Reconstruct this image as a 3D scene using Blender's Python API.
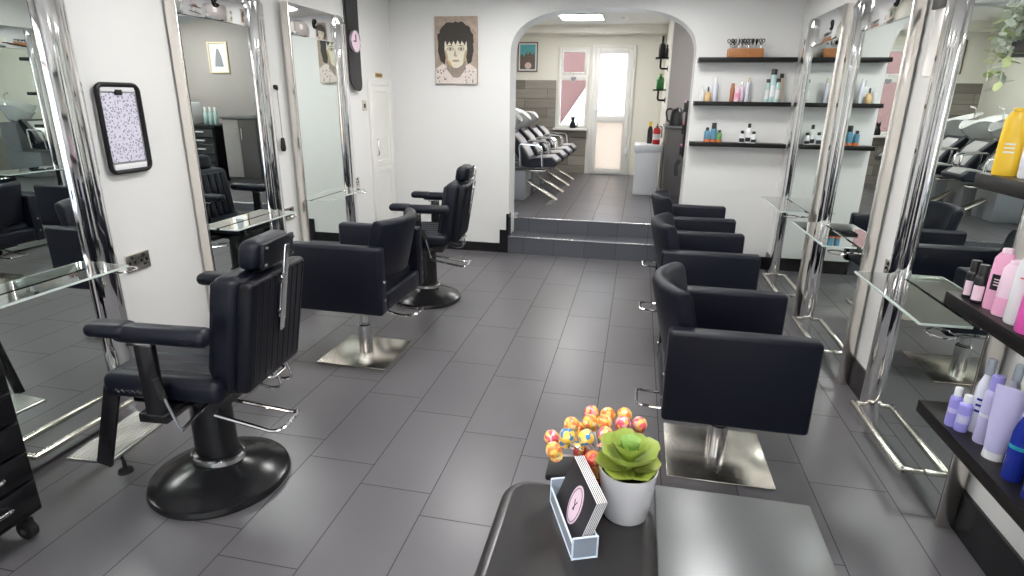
import bpy, bmesh, math, random
from mathutils import Vector, Matrix
random.seed(7)
PI = math.pi
S = bpy.context.scene
C = S.collection
for o in list(bpy.data.objects): bpy.data.objects.remove(o)

# ------------------------------------------------------------------ camera, world, sun, exposure
cam = bpy.data.objects.new('camera', bpy.data.cameras.new('camera'))
C.objects.link(cam); S.camera = cam
R = ((0.97864233, -0.07537608, 0.19125283), (0.20515486, 0.29898538, -0.93194379), (0.01306448, 0.95127608, 0.30806352))
cam.matrix_world = Matrix.Translation((0, 0, 1.5)) @ Matrix(R).to_4x4()
cam.data.sensor_width = 36; cam.data.lens = 586 / 1024 * 36
cam.data.clip_start = 0.02
S.view_settings.view_transform = 'Standard'; S.view_settings.look = 'None'
S.view_settings.gamma = 1; S.view_settings.use_curve_mapping = False
S.view_settings.exposure = 0.95

W = bpy.data.worlds.new('world'); S.world = W; W.use_nodes = True
bg = W.node_tree.nodes['Background']; bg.inputs[0].default_value = (0.72, 0.85, 1, 1); bg.inputs[1].default_value = 4.2
sun = bpy.data.objects.new('sun', bpy.data.lights.new('sun', 'SUN')); C.objects.link(sun)
sun.data.energy = 3.0; sun.data.angle = math.radians(0.6); sun.data.color = (1, 0.94, 0.85)
sun.rotation_euler = Vector((0.35, -0.75, -0.95)).to_track_quat('-Z', 'Y').to_euler()

# ------------------------------------------------------------------ materials
def mat(name, col, rough=0.5, metal=0.0, spec=0.5, coat=0.0, noise=0.0, nscale=40, bump=0.0, bscale=200, trans=0.0, emis=None, es=0.0, rvar=0.0):
    m = bpy.data.materials.new(name); m.use_nodes = True
    nt = m.node_tree; b = nt.nodes['Principled BSDF']
    b.inputs['Base Color'].default_value = (*col, 1)
    b.inputs['Roughness'].default_value = rough; b.inputs['Metallic'].default_value = metal
    b.inputs['Specular IOR Level'].default_value = spec; b.inputs['Coat Weight'].default_value = coat
    b.inputs['Transmission Weight'].default_value = trans
    if emis: b.inputs['Emission Color'].default_value = (*emis, 1); b.inputs['Emission Strength'].default_value = es
    tc = nt.nodes.new('ShaderNodeTexCoord')
    if noise or rvar:
        n = nt.nodes.new('ShaderNodeTexNoise'); n.inputs['Scale'].default_value = nscale; n.inputs['Detail'].default_value = 4
        nt.links.new(tc.outputs['Object'], n.inputs['Vector'])
        if noise:
            mx = nt.nodes.new('ShaderNodeMixRGB'); mx.inputs[1].default_value = (*[c * (1 - noise) for c in col], 1)
            mx.inputs[2].default_value = (*[min(1, c * (1 + noise)) for c in col], 1)
            nt.links.new(n.outputs['Fac'], mx.inputs[0]); nt.links.new(mx.outputs[0], b.inputs['Base Color'])
        if rvar:
            mr = nt.nodes.new('ShaderNodeMapRange'); mr.inputs[3].default_value = max(0, rough - rvar); mr.inputs[4].default_value = rough + rvar
            nt.links.new(n.outputs['Fac'], mr.inputs[0]); nt.links.new(mr.outputs[0], b.inputs['Roughness'])
    if bump:
        n2 = nt.nodes.new('ShaderNodeTexNoise'); n2.inputs['Scale'].default_value = bscale
        nt.links.new(tc.outputs['Object'], n2.inputs['Vector'])
        bp = nt.nodes.new('ShaderNodeBump'); bp.inputs['Strength'].default_value = bump; bp.inputs['Distance'].default_value = 0.002
        nt.links.new(n2.outputs['Fac'], bp.inputs['Height']); nt.links.new(bp.outputs[0], b.inputs['Normal'])
    return m

class NT:
    def __init__(s, m): s.t = m.node_tree; s.b = s.t.nodes['Principled BSDF']
    def n(s, ty, **k):
        x = s.t.nodes.new(ty)
        for a, v in k.items(): setattr(x, a, v)
        return x
    def l(s, a, b): s.t.links.new(a, b)
    def math(s, op, a, b=None):
        x = s.t.nodes.new('ShaderNodeMath'); x.operation = op
        for i, v in enumerate((a, b)):
            if v is None: continue
            if isinstance(v, (int, float)): x.inputs[i].default_value = v
            else: s.l(v, x.inputs[i])
        return x.outputs[0]

def tile_mat(name, col, grout, tw=0.3, tl=0.6, x0=-0.1, shift=-0.13, y0=0.4, rough=0.33, swap=None, gw=0.0022):
    """running tiles: short side tw along u, long side tl along v"""
    m = mat(name, col, rough); k = NT(m)
    tc = k.n('ShaderNodeTexCoord'); sp = k.n('ShaderNodeSeparateXYZ'); k.l(tc.outputs['Object'], sp.inputs[0])
    ax = swap or ('X', 'Y')
    u = k.math('DIVIDE', k.math('SUBTRACT', sp.outputs[ax[0]], x0), tw); row = k.math('FLOOR', u)
    fu = k.math('SUBTRACT', u, row)
    v = k.math('DIVIDE', k.math('SUBTRACT', k.math('SUBTRACT', sp.outputs[ax[1]], y0), k.math('MULTIPLY', k.math('ADD', row, 1), shift)), tl)
    cv = k.math('FLOOR', v); fv = k.math('SUBTRACT', v, cv)
    du = k.math('MULTIPLY', k.math('MINIMUM', fu, k.math('SUBTRACT', 1, fu)), tw)
    dv = k.math('MULTIPLY', k.math('MINIMUM', fv, k.math('SUBTRACT', 1, fv)), tl)
    line = k.math('LESS_THAN', k.math('MINIMUM', du, dv), gw)
    cb = k.n('ShaderNodeCombineXYZ'); k.l(row, cb.inputs[0]); k.l(cv, cb.inputs[1])
    wn = k.n('ShaderNodeTexWhiteNoise'); wn.noise_dimensions = '2D'; k.l(cb.outputs[0], wn.inputs['Vector'])
    nz = k.n('ShaderNodeTexNoise'); nz.inputs['Scale'].default_value = 3.5; nz.inputs['Detail'].default_value = 6; k.l(tc.outputs['Object'], nz.inputs['Vector'])
    fac = k.math('ADD', k.math('MULTIPLY', wn.outputs['Value'], 0.45), k.math('MULTIPLY', nz.outputs['Fac'], 0.55))
    mx = k.n('ShaderNodeMixRGB'); mx.inputs[1].default_value = (*[c * 0.86 for c in col], 1); mx.inputs[2].default_value = (*[c * 1.14 for c in col], 1)
    k.l(fac, mx.inputs[0])
    m2 = k.n('ShaderNodeMixRGB'); k.l(line, m2.inputs[0]); k.l(mx.outputs[0], m2.inputs[1]); m2.inputs[2].default_value = (*grout, 1)
    k.l(m2.outputs[0], k.b.inputs['Base Color'])
    mr = k.n('ShaderNodeMapRange'); mr.inputs[3].default_value = rough; mr.inputs[4].default_value = rough + 0.02; k.l(nz.outputs['Fac'], mr.inputs[0])
    k.l(k.math('ADD', mr.outputs[0], k.math('MULTIPLY', line, 0.4)), k.b.inputs['Roughness'])
    bp = k.n('ShaderNodeBump'); bp.inputs['Distance'].default_value = 0.0015; bp.inputs['Strength'].default_value = 0.5; bp.invert = True
    k.l(line, bp.inputs['Height']); k.l(bp.outputs[0], k.b.inputs['Normal'])
    return m

def brick_mat(name, c1, c2, mortar, bw, rh, ms=0.004, rough=0.6, offset=0.5, rot=(0, 0, 0)):
    m = mat(name, c1, rough); k = NT(m)
    tc = k.n('ShaderNodeTexCoord'); mp = k.n('ShaderNodeMapping'); mp.inputs['Rotation'].default_value = rot
    k.l(tc.outputs['Object'], mp.inputs[0])
    b = k.n('ShaderNodeTexBrick'); b.offset = offset
    b.inputs['Color1'].default_value = (*c1, 1); b.inputs['Color2'].default_value = (*c2, 1); b.inputs['Mortar'].default_value = (*mortar, 1)
    b.inputs['Scale'].default_value = 1; b.inputs['Mortar Size'].default_value = ms; b.inputs['Brick Width'].default_value = bw; b.inputs['Row Height'].default_value = rh
    k.l(mp.outputs[0], b.inputs['Vector'])
    nz = k.n('ShaderNodeTexNoise'); nz.inputs['Scale'].default_value = 3; nz.inputs['Detail'].default_value = 8
    mp2 = k.n('ShaderNodeMapping'); mp2.inputs['Scale'].default_value = (1, 1, 9); k.l(tc.outputs['Object'], mp2.inputs[0]); k.l(mp2.outputs[0], nz.inputs['Vector'])
    mx = k.n('ShaderNodeMixRGB'); mx.blend_type = 'MULTIPLY'; mx.inputs[0].default_value = 0.6
    k.l(b.outputs['Color'], mx.inputs[1])
    cr = k.n('ShaderNodeValToRGB'); cr.color_ramp.elements[0].color = (0.45, 0.45, 0.45, 1); cr.color_ramp.elements[1].color = (1.3, 1.3, 1.3, 1)
    k.l(nz.outputs['Fac'], cr.inputs[0]); k.l(cr.outputs[0], mx.inputs[2]); k.l(mx.outputs[0], k.b.inputs['Base Color'])
    return m

def glass_mat(name, tint=(1, 1, 1), refl=1.0, rough=0.0):
    m = bpy.data.materials.new(name); m.use_nodes = True; nt = m.node_tree; nt.nodes.clear()
    out = nt.nodes.new('ShaderNodeOutputMaterial'); mx = nt.nodes.new('ShaderNodeMixShader')
    tr = nt.nodes.new('ShaderNodeBsdfTransparent'); tr.inputs[0].default_value = (*tint, 1)
    gl = nt.nodes.new('ShaderNodeBsdfGlossy'); gl.inputs['Roughness'].default_value = rough
    fr = nt.nodes.new('ShaderNodeFresnel'); fr.inputs[0].default_value = 1.5
    mu = nt.nodes.new('ShaderNodeMath'); mu.operation = 'MULTIPLY'; mu.inputs[1].default_value = refl
    nt.links.new(fr.outputs[0], mu.inputs[0]); nt.links.new(mu.outputs[0], mx.inputs[0])
    nt.links.new(tr.outputs[0], mx.inputs[1]); nt.links.new(gl.outputs[0], mx.inputs[2]); nt.links.new(mx.outputs[0], out.inputs[0])
    return m

def frost_mat(name, col, mixv=0.25):
    m = bpy.data.materials.new(name); m.use_nodes = True; nt = m.node_tree; nt.nodes.clear()
    out = nt.nodes.new('ShaderNodeOutputMaterial'); mx = nt.nodes.new('ShaderNodeMixShader'); mx.inputs[0].default_value = mixv
    tr = nt.nodes.new('ShaderNodeBsdfTransparent'); tr.inputs[0].default_value = (*col, 1)
    tl = nt.nodes.new('ShaderNodeBsdfTranslucent'); tl.inputs[0].default_value = (*col, 1)
    nt.links.new(tl.outputs[0], mx.inputs[1]); nt.links.new(tr.outputs[0], mx.inputs[2]); nt.links.new(mx.outputs[0], out.inputs[0])
    return m

def milky_mat(name, col, dens):
    m = glass_mat(name, (0.92, 0.95, 1.0), 2.0, 0.05); nt = m.node_tree; out = [n for n in nt.nodes if n.type == 'OUTPUT_MATERIAL'][0]
    src = out.inputs[0].links[0].from_socket
    df = nt.nodes.new('ShaderNodeBsdfDiffuse'); df.inputs[0].default_value = (*col, 1); mx = nt.nodes.new('ShaderNodeMixShader'); mx.inputs[0].default_value = dens
    nt.links.new(src, mx.inputs[1]); nt.links.new(df.outputs[0], mx.inputs[2]); nt.links.new(mx.outputs[0], out.inputs[0]); return m

M = dict(
    wall=mat('wall_paint', (0.80, 0.80, 0.79), 0.42, noise=0.015, nscale=2.0, bump=0.05, bscale=90),
    wall_cream=mat('cream_paint', (0.80, 0.78, 0.70), 0.6, noise=0.02, nscale=2),
    wall_grey=mat('grey_paint', (0.36, 0.33, 0.32), 0.6, noise=0.02, nscale=2),
    ceil=mat('ceiling_paint', (0.78, 0.77, 0.73), 0.8, noise=0.01, nscale=3),
    floor=tile_mat('floor_tiles', (0.132, 0.126, 0.136), (0.045, 0.043, 0.046), rough=0.29),
    riser=tile_mat('step_tiles', (0.085, 0.088, 0.105), (0.05, 0.05, 0.055), tw=0.305, tl=5, x0=-1.18 + 0.13, shift=0, y0=-2, swap=('X', 'Z'), rough=0.4),
    black=mat('black_gloss_paint', (0.012, 0.012, 0.014), 0.22, noise=0.2, nscale=20),
    satin=mat('satin_black', (0.010, 0.010, 0.012), 0.38, spec=.3, noise=0.2, nscale=30, rvar=0.05),
    shelf=mat('black_shelf_board', (0.010, 0.009, 0.009), 0.38, spec=.25, noise=0.25, nscale=60),
    leather=mat('black_leather', (0.005, 0.0065, 0.015), 0.40, spec=0.36, bump=0.25, bscale=420, rvar=0.05, nscale=12),
    leather2=mat('black_leather_piping', (0.004, 0.005, 0.010), 0.4, spec=0.35),
    chrome=mat('chrome', (0.86, 0.86, 0.87), 0.055, 1.0, rvar=0.02, nscale=5),
    chromes=mat('soft_chrome', (0.72, 0.72, 0.73), 0.18, 1.0, rvar=0.04, nscale=8),
    steel=mat('brushed_steel_plate', (0.78, 0.74, 0.67), 0.24, 1.0, rvar=0.05, nscale=4),
    champ=mat('polished_side_steel', (0.86, 0.82, 0.77), 0.24, 1.0, rvar=0.03, nscale=3),
    mirror=mat('mirror_silver', (0.80, 0.86, 0.83), 0.004, 1.0),
    edge=mat('mirror_edge', (0.02, 0.03, 0.03), 0.2),
    glass=glass_mat('shelf_glass', (0.80, 0.90, 0.87), 2.6, 0.02),
    glassedge=mat('glass_edge', (0.66, 0.76, 0.73), 0.15, spec=0.8),
    pane=glass_mat('window_glass', (0.95, 0.97, 0.97), 1.0),
    frost=frost_mat('frosted_glass', (0.80, 0.80, 0.82), 0.2),
    upvc=mat('white_upvc', (0.82, 0.81, 0.78), 0.35),
    whitep=mat('white_plastic', (0.82, 0.83, 0.85), 0.3),
    cab=mat('white_cabinet_board', (0.80, 0.81, 0.84), 0.35, noise=0.02, nscale=5),
    desk=mat('black_desk_laminate', (0.018, 0.017, 0.018), 0.33, coat=0.1, noise=0.2, nscale=50, rvar=0.04),
    greydesk=mat('grey_brushed_laminate', (0.125, 0.13, 0.135), 0.30, 0.5, noise=0.08, nscale=3, rvar=0.06),
    rubber=mat('black_rubber', (0.015, 0.015, 0.016), 0.7),
    plinth=mat('skirting_gloss_black', (0.008, 0.008, 0.010), 0.18),
    clad=brick_mat('grey_wood_cladding', (0.20, 0.18, 0.155), (0.36, 0.33, 0.29), (0.09, 0.08, 0.07), 0.75, 0.15, 0.003, rot=(PI / 2, 0, 0)),
    brick=brick_mat('orange_brick', (0.62, 0.30, 0.15), (0.72, 0.40, 0.22), (0.6, 0.55, 0.48), 0.22, 0.075, 0.01, rot=(PI / 2, 0, 0)),
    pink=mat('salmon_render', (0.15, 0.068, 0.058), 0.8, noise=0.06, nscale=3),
    render=mat('pale_render', (0.86, 0.83, 0.78), 0.8, noise=0.04, nscale=2),
    road=mat('pavement', (0.30, 0.30, 0.31), 0.8, noise=0.1, nscale=6),
    darkwin=mat('dark_window', (0.03, 0.04, 0.06), 0.1),
    grille=mat('ribbed_metal', (0.55, 0.54, 0.52), 0.3, 1.0),
    gold=mat('brass_plate', (0.62, 0.43, 0.16), 0.3, 1.0),
    wood=mat('orange_wood', (0.42, 0.17, 0.055), 0.45, noise=0.25, nscale=14),
    lampm=mat('lamp_diffuser', (1, 1, 1), 0.5, emis=(1, 0.985, 0.96), es=17.0),
    pot=mat('white_ceramic', (0.80, 0.80, 0.83), 0.25, coat=0.3),
    soil=mat('dark_soil', (0.02, 0.017, 0.015), 0.9, noise=0.5, nscale=300),
    red=mat('red_paint', (0.55, 0.02, 0.02), 0.3),
    clear=milky_mat('clear_acrylic', (0.72, 0.82, 0.95), 0.30),
    clearedge=mat('acrylic_edge', (0.70, 0.80, 0.92), 0.2),
    cardw=mat('white_card', (0.80, 0.80, 0.82), 0.5), cardb=mat('black_card', (0.030, 0.027, 0.030), 0.4),
    pinkcard=mat('pale_pink_print', (0.82, 0.62, 0.74), 0.5, noise=0.08, nscale=120),
    sheen=mat('sheen_grey_vinyl', (0.46, 0.45, 0.46), 0.28, 0.0, spec=0.8),  # lighter grey standing in for the sheen on the black shampoo cushions
    basin=mat('white_porcelain', (0.84, 0.85, 0.85), 0.12, coat=0.5),
    grey=mat('grey_plastic', (0.28, 0.29, 0.31), 0.4),
)
def leafmat():
    m = mat('succulent_leaf', (0.34, 0.43, 0.09), 0.4); k = NT(m); k.b.inputs['Subsurface Weight'].default_value = 0.1
    k.b.inputs['Subsurface Radius'].default_value = (0.01, 0.01, 0.004)
    return m
M['leaf'] = leafmat(); M['leafc'] = mat('succulent_young_leaf', (0.38, 0.58, 0.18), 0.4); M['leafo'] = mat('succulent_old_leaf', (0.33, 0.40, 0.07), 0.42)
M['euca'] = mat('pale_trailing_leaf', (0.66, 0.73, 0.62), 0.5, noise=0.2, nscale=30); M['euca2'] = mat('yellow_green_leaf', (0.58, 0.67, 0.34), 0.5, noise=0.2, nscale=30)

# ------------------------------------------------------------------ mesh helpers
def B(): return bmesh.new()
def ell(cx, cz, rx, rz, n=28, jag=0, seed=1):
    rnd = random.Random(seed)
    return [(cx + rx * math.cos(2 * PI * i / n) * (1 + jag * (rnd.random() - .5)), cz + rz * math.sin(2 * PI * i / n) * (1 + jag * (rnd.random() - .5))) for i in range(n)]
def xf(vs, loc=(0, 0, 0), rot=(0, 0, 0)):
    from mathutils import Euler
    mt = Matrix.Translation(loc) @ Euler(rot).to_matrix().to_4x4()
    for v in vs: v.co = mt @ v.co
def box(bm, a, b, r=0.0, seg=2, rot=(0, 0, 0), piv=None):
    """box from corner a to corner b with rounded edges"""
    c = Vector([(a[i] + b[i]) / 2 for i in range(3)]); s = [abs(b[i] - a[i]) for i in range(3)]
    t = bmesh.new(); bmesh.ops.create_cube(t, size=1)
    for v in t.verts: v.co = Vector([v.co[i] * s[i] for i in range(3)])
    if r > 0:
        r = min(r, min(s) * 0.49)
        bmesh.ops.bevel(t, geom=list(t.edges), offset=r, segments=seg, profile=0.5, affect='EDGES')
    if rot != (0, 0, 0):
        p = Vector(piv) - c if piv else Vector((0, 0, 0))
        for v in t.verts: v.co -= p
        xf(t.verts, rot=rot)
        for v in t.verts: v.co += p
    for v in t.verts: v.co += c
    merge(bm, t)
    return bm
def merge(bm, t):
    me = bpy.data.meshes.new('tmp'); t.to_mesh(me); t.free(); bm.from_mesh(me); bpy.data.meshes.remove(me)
def tube(bm, pts, r, seg=10, closed=False, cap=True):
    pts = [Vector(p) for p in pts]; n = len(pts); rings = []
    rr = r if isinstance(r, (list, tuple)) else [r] * n
    up = None
    for i, p in enumerate(pts):
        if closed: d = (pts[(i + 1) % n] - pts[i - 1])
        else: d = pts[min(i + 1, n - 1)] - pts[max(i - 1, 0)]
        d.normalize()
        if up is None:
            up = Vector((0, 0, 1)) if abs(d.z) < 0.9 else Vector((1, 0, 0))
        a = d.cross(up)
        if a.length < 1e-4: a = d.orthogonal()
        a.normalize(); b = d.cross(a).normalized(); up = a.cross(d) * 1.0
        rings.append([bm.verts.new(p + a * math.cos(2 * PI * k / seg) * rr[i] + b * math.sin(2 * PI * k / seg) * rr[i]) for k in range(seg)])
    m = n if closed else n - 1
    for i in range(m):
        A, Bq = rings[i], rings[(i + 1) % n]
        for k in range(seg): bm.faces.new((A[k], A[(k + 1) % seg], Bq[(k + 1) % seg], Bq[k]))
    if cap and not closed:
        bm.faces.new(rings[0][::-1]); bm.faces.new(rings[-1])
    return bm
def smooth_path(pts, r=0.02, n=4):
    """round the corners of a polyline"""
    pts = [Vector(p) for p in pts]; out = [pts[0]]
    for i in range(1, len(pts) - 1):
        a, b, c = pts[i - 1], pts[i], pts[i + 1]
        q = min(r, (a - b).length / 2, (c - b).length / 2)
        p0 = b + (a - b).normalized() * q; p1 = b + (c - b).normalized() * q
        for k in range(n + 1):
            t = k / n; out.append(p0 * (1 - t) ** 2 + b * 2 * t * (1 - t) + p1 * t * t)
    out.append(pts[-1]); return out
def lathe(bm, prof, c=(0, 0, 0), seg=32, sx=1, sy=1, a0=0):
    rings = []
    for r, z in prof:
        if r < 1e-5: rings.append([bm.verts.new((c[0], c[1], c[2] + z))])
        else: rings.append([bm.verts.new((c[0] + r * sx * math.cos(a0 + 2 * PI * k / seg), c[1] + r * sy * math.sin(a0 + 2 * PI * k / seg), c[2] + z)) for k in range(seg)])
    for A, Bq in zip(rings, rings[1:]):
        for k in range(seg):
            k2 = (k + 1) % seg
            if len(A) == 1 and len(Bq) == 1: continue
            if len(A) == 1: bm.faces.new((A[0], Bq[k2], Bq[k]))
            elif len(Bq) == 1: bm.faces.new((A[k], A[k2], Bq[0]))
            else: bm.faces.new((A[k], A[k2], Bq[k2], Bq[k]))
    return bm
def prism(bm, prof, f0, f1):
    """extrude a closed 2D outline; f0/f1 map (u,v) to 3D"""
    a = [bm.verts.new(f0(u, v)) for u, v in prof]; b = [bm.verts.new(f1(u, v)) for u, v in prof]; n = len(a)
    bm.faces.new(a); bm.faces.new(b[::-1])
    for i in range(n): bm.faces.new((a[i], b[i], b[(i + 1) % n], a[(i + 1) % n]))
    return bm
def obj(name, bm, m, parent=None, smooth=True, ang=35):
    bmesh.ops.recalc_face_normals(bm, faces=bm.faces)
    me = bpy.data.meshes.new(name); bm.to_mesh(me); bm.free()
    o = bpy.data.objects.new(name, me); C.objects.link(o)
    me.materials.append(M[m] if isinstance(m, str) else m)
    if smooth:
        me.shade_smooth()
        try: me.set_sharp_from_angle(angle=math.radians(ang))
        except Exception: pass
    if parent: o.parent = parent
    return o
def thing(name, label, cat, loc=(0, 0, 0), rz=0, group=None):
    o = bpy.data.objects.new(name, None); C.objects.link(o); o.empty_display_size = 0.1
    o.location = loc; o.rotation_euler = (0, 0, rz); return tag(o, label, cat, group)
def tag(o, label, cat, group=None, kind=None):
    o['label'] = label; o['category'] = cat
    if group: o['group'] = group
    if kind: o['kind'] = kind
    return o
def struct(name, bm, m, label=None, smooth=False):
    o = obj(name, bm, m, None, smooth); o['kind'] = 'structure'
    if label: o['label'] = label
    return o
def dup(root, loc, rz, label, group=None):
    r = root.copy(); C.objects.link(r); r.location = loc; r.rotation_euler = (0, 0, rz); r['label'] = label
    if group: r['group'] = group
    for ch in list(root.children):
        c = ch.copy(); C.objects.link(c); c.parent = r
        for g in list(ch.children):
            d = g.copy(); C.objects.link(d); d.parent = c
    return r

# ------------------------------------------------------------------ the room
XL, XR, YB, YF, ZC = -2.39, 1.265, 5.68, -1.6, 2.40
ZB, YR, ZBC = 0.317, 9.98, 2.57            # back room: floor, far wall, ceiling
XBL, XBR, XP, YP = -2.32, 2.4, 0.33, 8.0
AT = 0.27                                    # arch wall thickness
b = B(); box(b, (XL - .1, YF - .1, -.1), (XR + .1, YB, 0)); struct('floor', b, 'floor', 'dark grey porcelain tile floor')
b = B(); box(b, (XL - .1, YF - .1, ZC), (XR + .1, YB, ZC + .1)); struct('ceiling', b, 'ceil')
b = B(); box(b, (XL - .1, YF, 0), (XL, YB + AT, ZC)); struct('wall_left', b, 'wall')
b = B(); box(b, (XR, YF, 0), (XR + .1, YB, ZC)); struct('wall_right', b, 'wall')
# arch wall
cx, ha, z0, hz = -0.385, 0.825, 1.86, 0.405
n = 28; arch = []
for i in range(n + 1):
    t = PI * i / n; cu = math.cos(t); su = math.sin(t); e = 2 / 2.7
    arch.append((cx - ha * math.copysign(abs(cu) ** e, cu), z0 + hz * abs(su) ** e))
b = B()
out = [(XL - .1, 0), (cx - ha, 0)] + arch + [(cx + ha, 0), (XR + .1, 0)]
y0, y1 = YB, YB + AT
def q(*p): b.faces.new([b.verts.new(x) for x in p])
zt = ZBC
for y in (y0, y1):
    q((XL - .1, y, 0), (cx - ha, y, 0), (cx - ha, y, zt), (XL - .1, y, zt)); q((cx + ha, y, 0), (XBR, y, 0), (XBR, y, zt), (cx + ha, y, zt))
    for p, r_ in zip(arch, arch[1:]): q((p[0], y, p[1]), (r_[0], y, r_[1]), (r_[0], y, zt), (p[0], y, zt))
rim = [(cx - ha, 0)] + arch + [(cx + ha, 0)]
for p, r_ in zip(rim, rim[1:]): q((p[0], y0, p[1]), (r_[0], y0, r_[1]), (r_[0], y1, r_[1]), (p[0], y1, p[1]))
bmesh.ops.remove_doubles(b, verts=b.verts, dist=1e-5)
struct('wall_back', b, 'wall', 'white wall with the rounded arch')
# steps
xs0, xs1 = cx - ha, cx + ha
b = B(); box(b, (xs0, 5.655, 0), (xs1, 5.96, .172)); struct('step_lower', b, 'riser', 'lower tiled step under the arch')
b = B(); box(b, (xs0, 5.95, 0), (xs1, 6.2, .3129)); struct('step_upper', b, 'riser', 'upper tiled step under the arch')
b = B(); box(b, (xs0, 5.649, .168), (xs1, 5.668, .178), .002); struct('trim_1', b, 'chromes', 'metal nosing on lower step')
b = B(); box(b, (xs0, 5.944, .309), (xs1, 5.963, .319), .002); struct('trim_2', b, 'chromes', 'metal nosing on upper step')
# skirting
b = B(); box(b, (XL, YB - .014, 0), (xs0 - .03, YB, .095), .003); struct('baseboard_back', b, 'plinth')
b = B(); box(b, (xs0 - .09, YB - .016, 0), (xs0 - .001, YB + .0, .235), .003); box(b, (xs0 - .022, YB - .018, 0), (xs0 + .004, YB + .1, .40), .003); struct('trim_3', b, 'plinth', 'black stepped stringer beside the steps')
b = B(); box(b, (xs1 + .001, YB - .014, 0), (XR, YB, .12), .003); struct('baseboard_back_right', b, 'plinth')
b = B(); box(b, (XR - .016, YF, 0), (XR, YB, .165), .003); struct('baseboard_right', b, 'plinth')
b = B(); box(b, (XL, YF, 0), (XL + .016, YB, .12), .003); struct('baseboard_left', b, 'plinth')
# front wall with shop window behind the camera
b = B()
box(b, (XL - .1, YF - .1, 0), (XL + .15, YF, ZC)); box(b, (XR - .12, YF - .1, 0), (XR + .1, YF, ZC)); box(b, (XL, YF - .1, 2.12), (XR, YF, ZC)); box(b, (XL, YF - .1, 0), (XR, YF, .32))
struct('wall_front', b, 'wall')
wf = B()
for x in (XL + .15, -1.25, -.05, XR - .17): box(wf, (x, YF - .07, .32), (x + .05, YF - .01, 2.12))
for z in (.32, 1.72, 2.08): box(wf, (XL + .15, YF - .06, z), (XR - .12, YF - .02, z + .04))
win = struct('window_1', wf, 'satin', 'dark framed shop window')
b = B(); box(b, (XL + .16, YF - .045, .34), (XR - .13, YF - .035, 2.1)); g = obj('window_pane', b, 'pane', win)
# street behind the window
b = B(); box(b, (-9, -16, -.25), (9, YF - .12, -.05)); tag(obj('pavement', b, 'road'), 'grey street outside the shop window', 'street', kind='structure')
def terrace(x0, x1, h, m, label):
    t = thing('terraced_house', label, 'house', ((x0 + x1) / 2, -11, -.05))
    w = (x1 - x0) / 2
    b = B(); box(b, (-w, -2, 0), (w, 0, h)); obj('facade', b, m, t, False)
    for zz in (1.0, 3.6):
        for xx in (-w * .5, w * .5):
            f = B(); box(f, (xx - .6, 0.0, zz), (xx + .6, .05, zz + 1.5), .01); fo = obj('window', f, 'upvc', t)
            f = B(); box(f, (xx - .5, .03, zz + .1), (xx + .5, .06, zz + 1.4)); obj('pane', f, 'darkwin', fo)
terrace(-8.5, -3.2, 6.0, 'brick', 'orange brick terraced house across the street, left of the pale one seen in the mirrors')
terrace(-3.2, 1.4, 5.6, 'render', 'pale rendered terraced house across the street')
terrace(1.4, 8.5, 6.2, 'brick', 'orange brick terraced house across the street, right of the pale one')
# back room
b = B(); box(b, (XBL - .1, 6.2, .2), (XBR + .1, YR + .1, ZB)); box(b, (xs0, 5.963, .3), (xs1, 6.2, ZB)); struct('floor_back_room', b, 'floor', 'raised tiled floor of the wash room')
b = B(); box(b, (XBL - .1, YB + AT, ZBC), (XBR + .1, YR + .1, ZBC + .1)); struct('ceiling_back_room', b, 'ceil')
b = B(); box(b, (XBL - .1, YB + AT, 0), (XBL, YR + .1, ZBC)); struct('wall_back_room_left', b, 'wall_cream')
b = B(); box(b, (XP, YP, ZB), (XBR + .1, YR + .1, ZBC)); struct('wall_partition', b, 'wall_grey', 'grey painted partition wall')
b = B(); box(b, (XP - .012, YP, ZB), (XP - .0005, YR, ZBC)); struct('wall_back_room_right', b, 'wall_cream')
b = B(); box(b, (XBR, YB + AT, 0), (XBR + .1, YP, ZBC)); struct('wall_back_room_far_right', b, 'wall_cream')
DX0, DX1, DZ1 = -.80, -.125, 2.31; WX0, WX1, WZ0, WZ1 = -1.33, -.84, 1.05, 2.28
b = B()
box(b, (XBL, YR, ZB), (WX0, YR + .12, ZBC)); box(b, (WX0, YR, ZB), (WX1, YR + .12, WZ0)); box(b, (WX0, YR, WZ1), (WX1, YR + .12, ZBC))
box(b, (WX1, YR, ZB), (DX0, YR + .12, ZBC)); box(b, (DX0, YR, DZ1), (DX1, YR + .12, ZBC)); box(b, (DX1, YR, ZB), (XP, YR + .12, ZBC))
struct('wall_back_room_rear', b, 'wall_cream')
b = B(); box(b, (XBL, YR - .02, ZB), (WX0 - .03, YR, 1.785)); box(b, (WX0 - .03, YR - .02, ZB), (DX0 - .04, YR, WZ0 - .03)); struct('wall_cladding', b, 'clad', 'grey wood effect cladding below the poster')
b = B(); box(b, (XBL, 9.62, 2.46), (XP, YR, ZBC)); struct('trim_4', b, 'wall_cream', 'cream boxed beam above the rear door')
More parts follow.
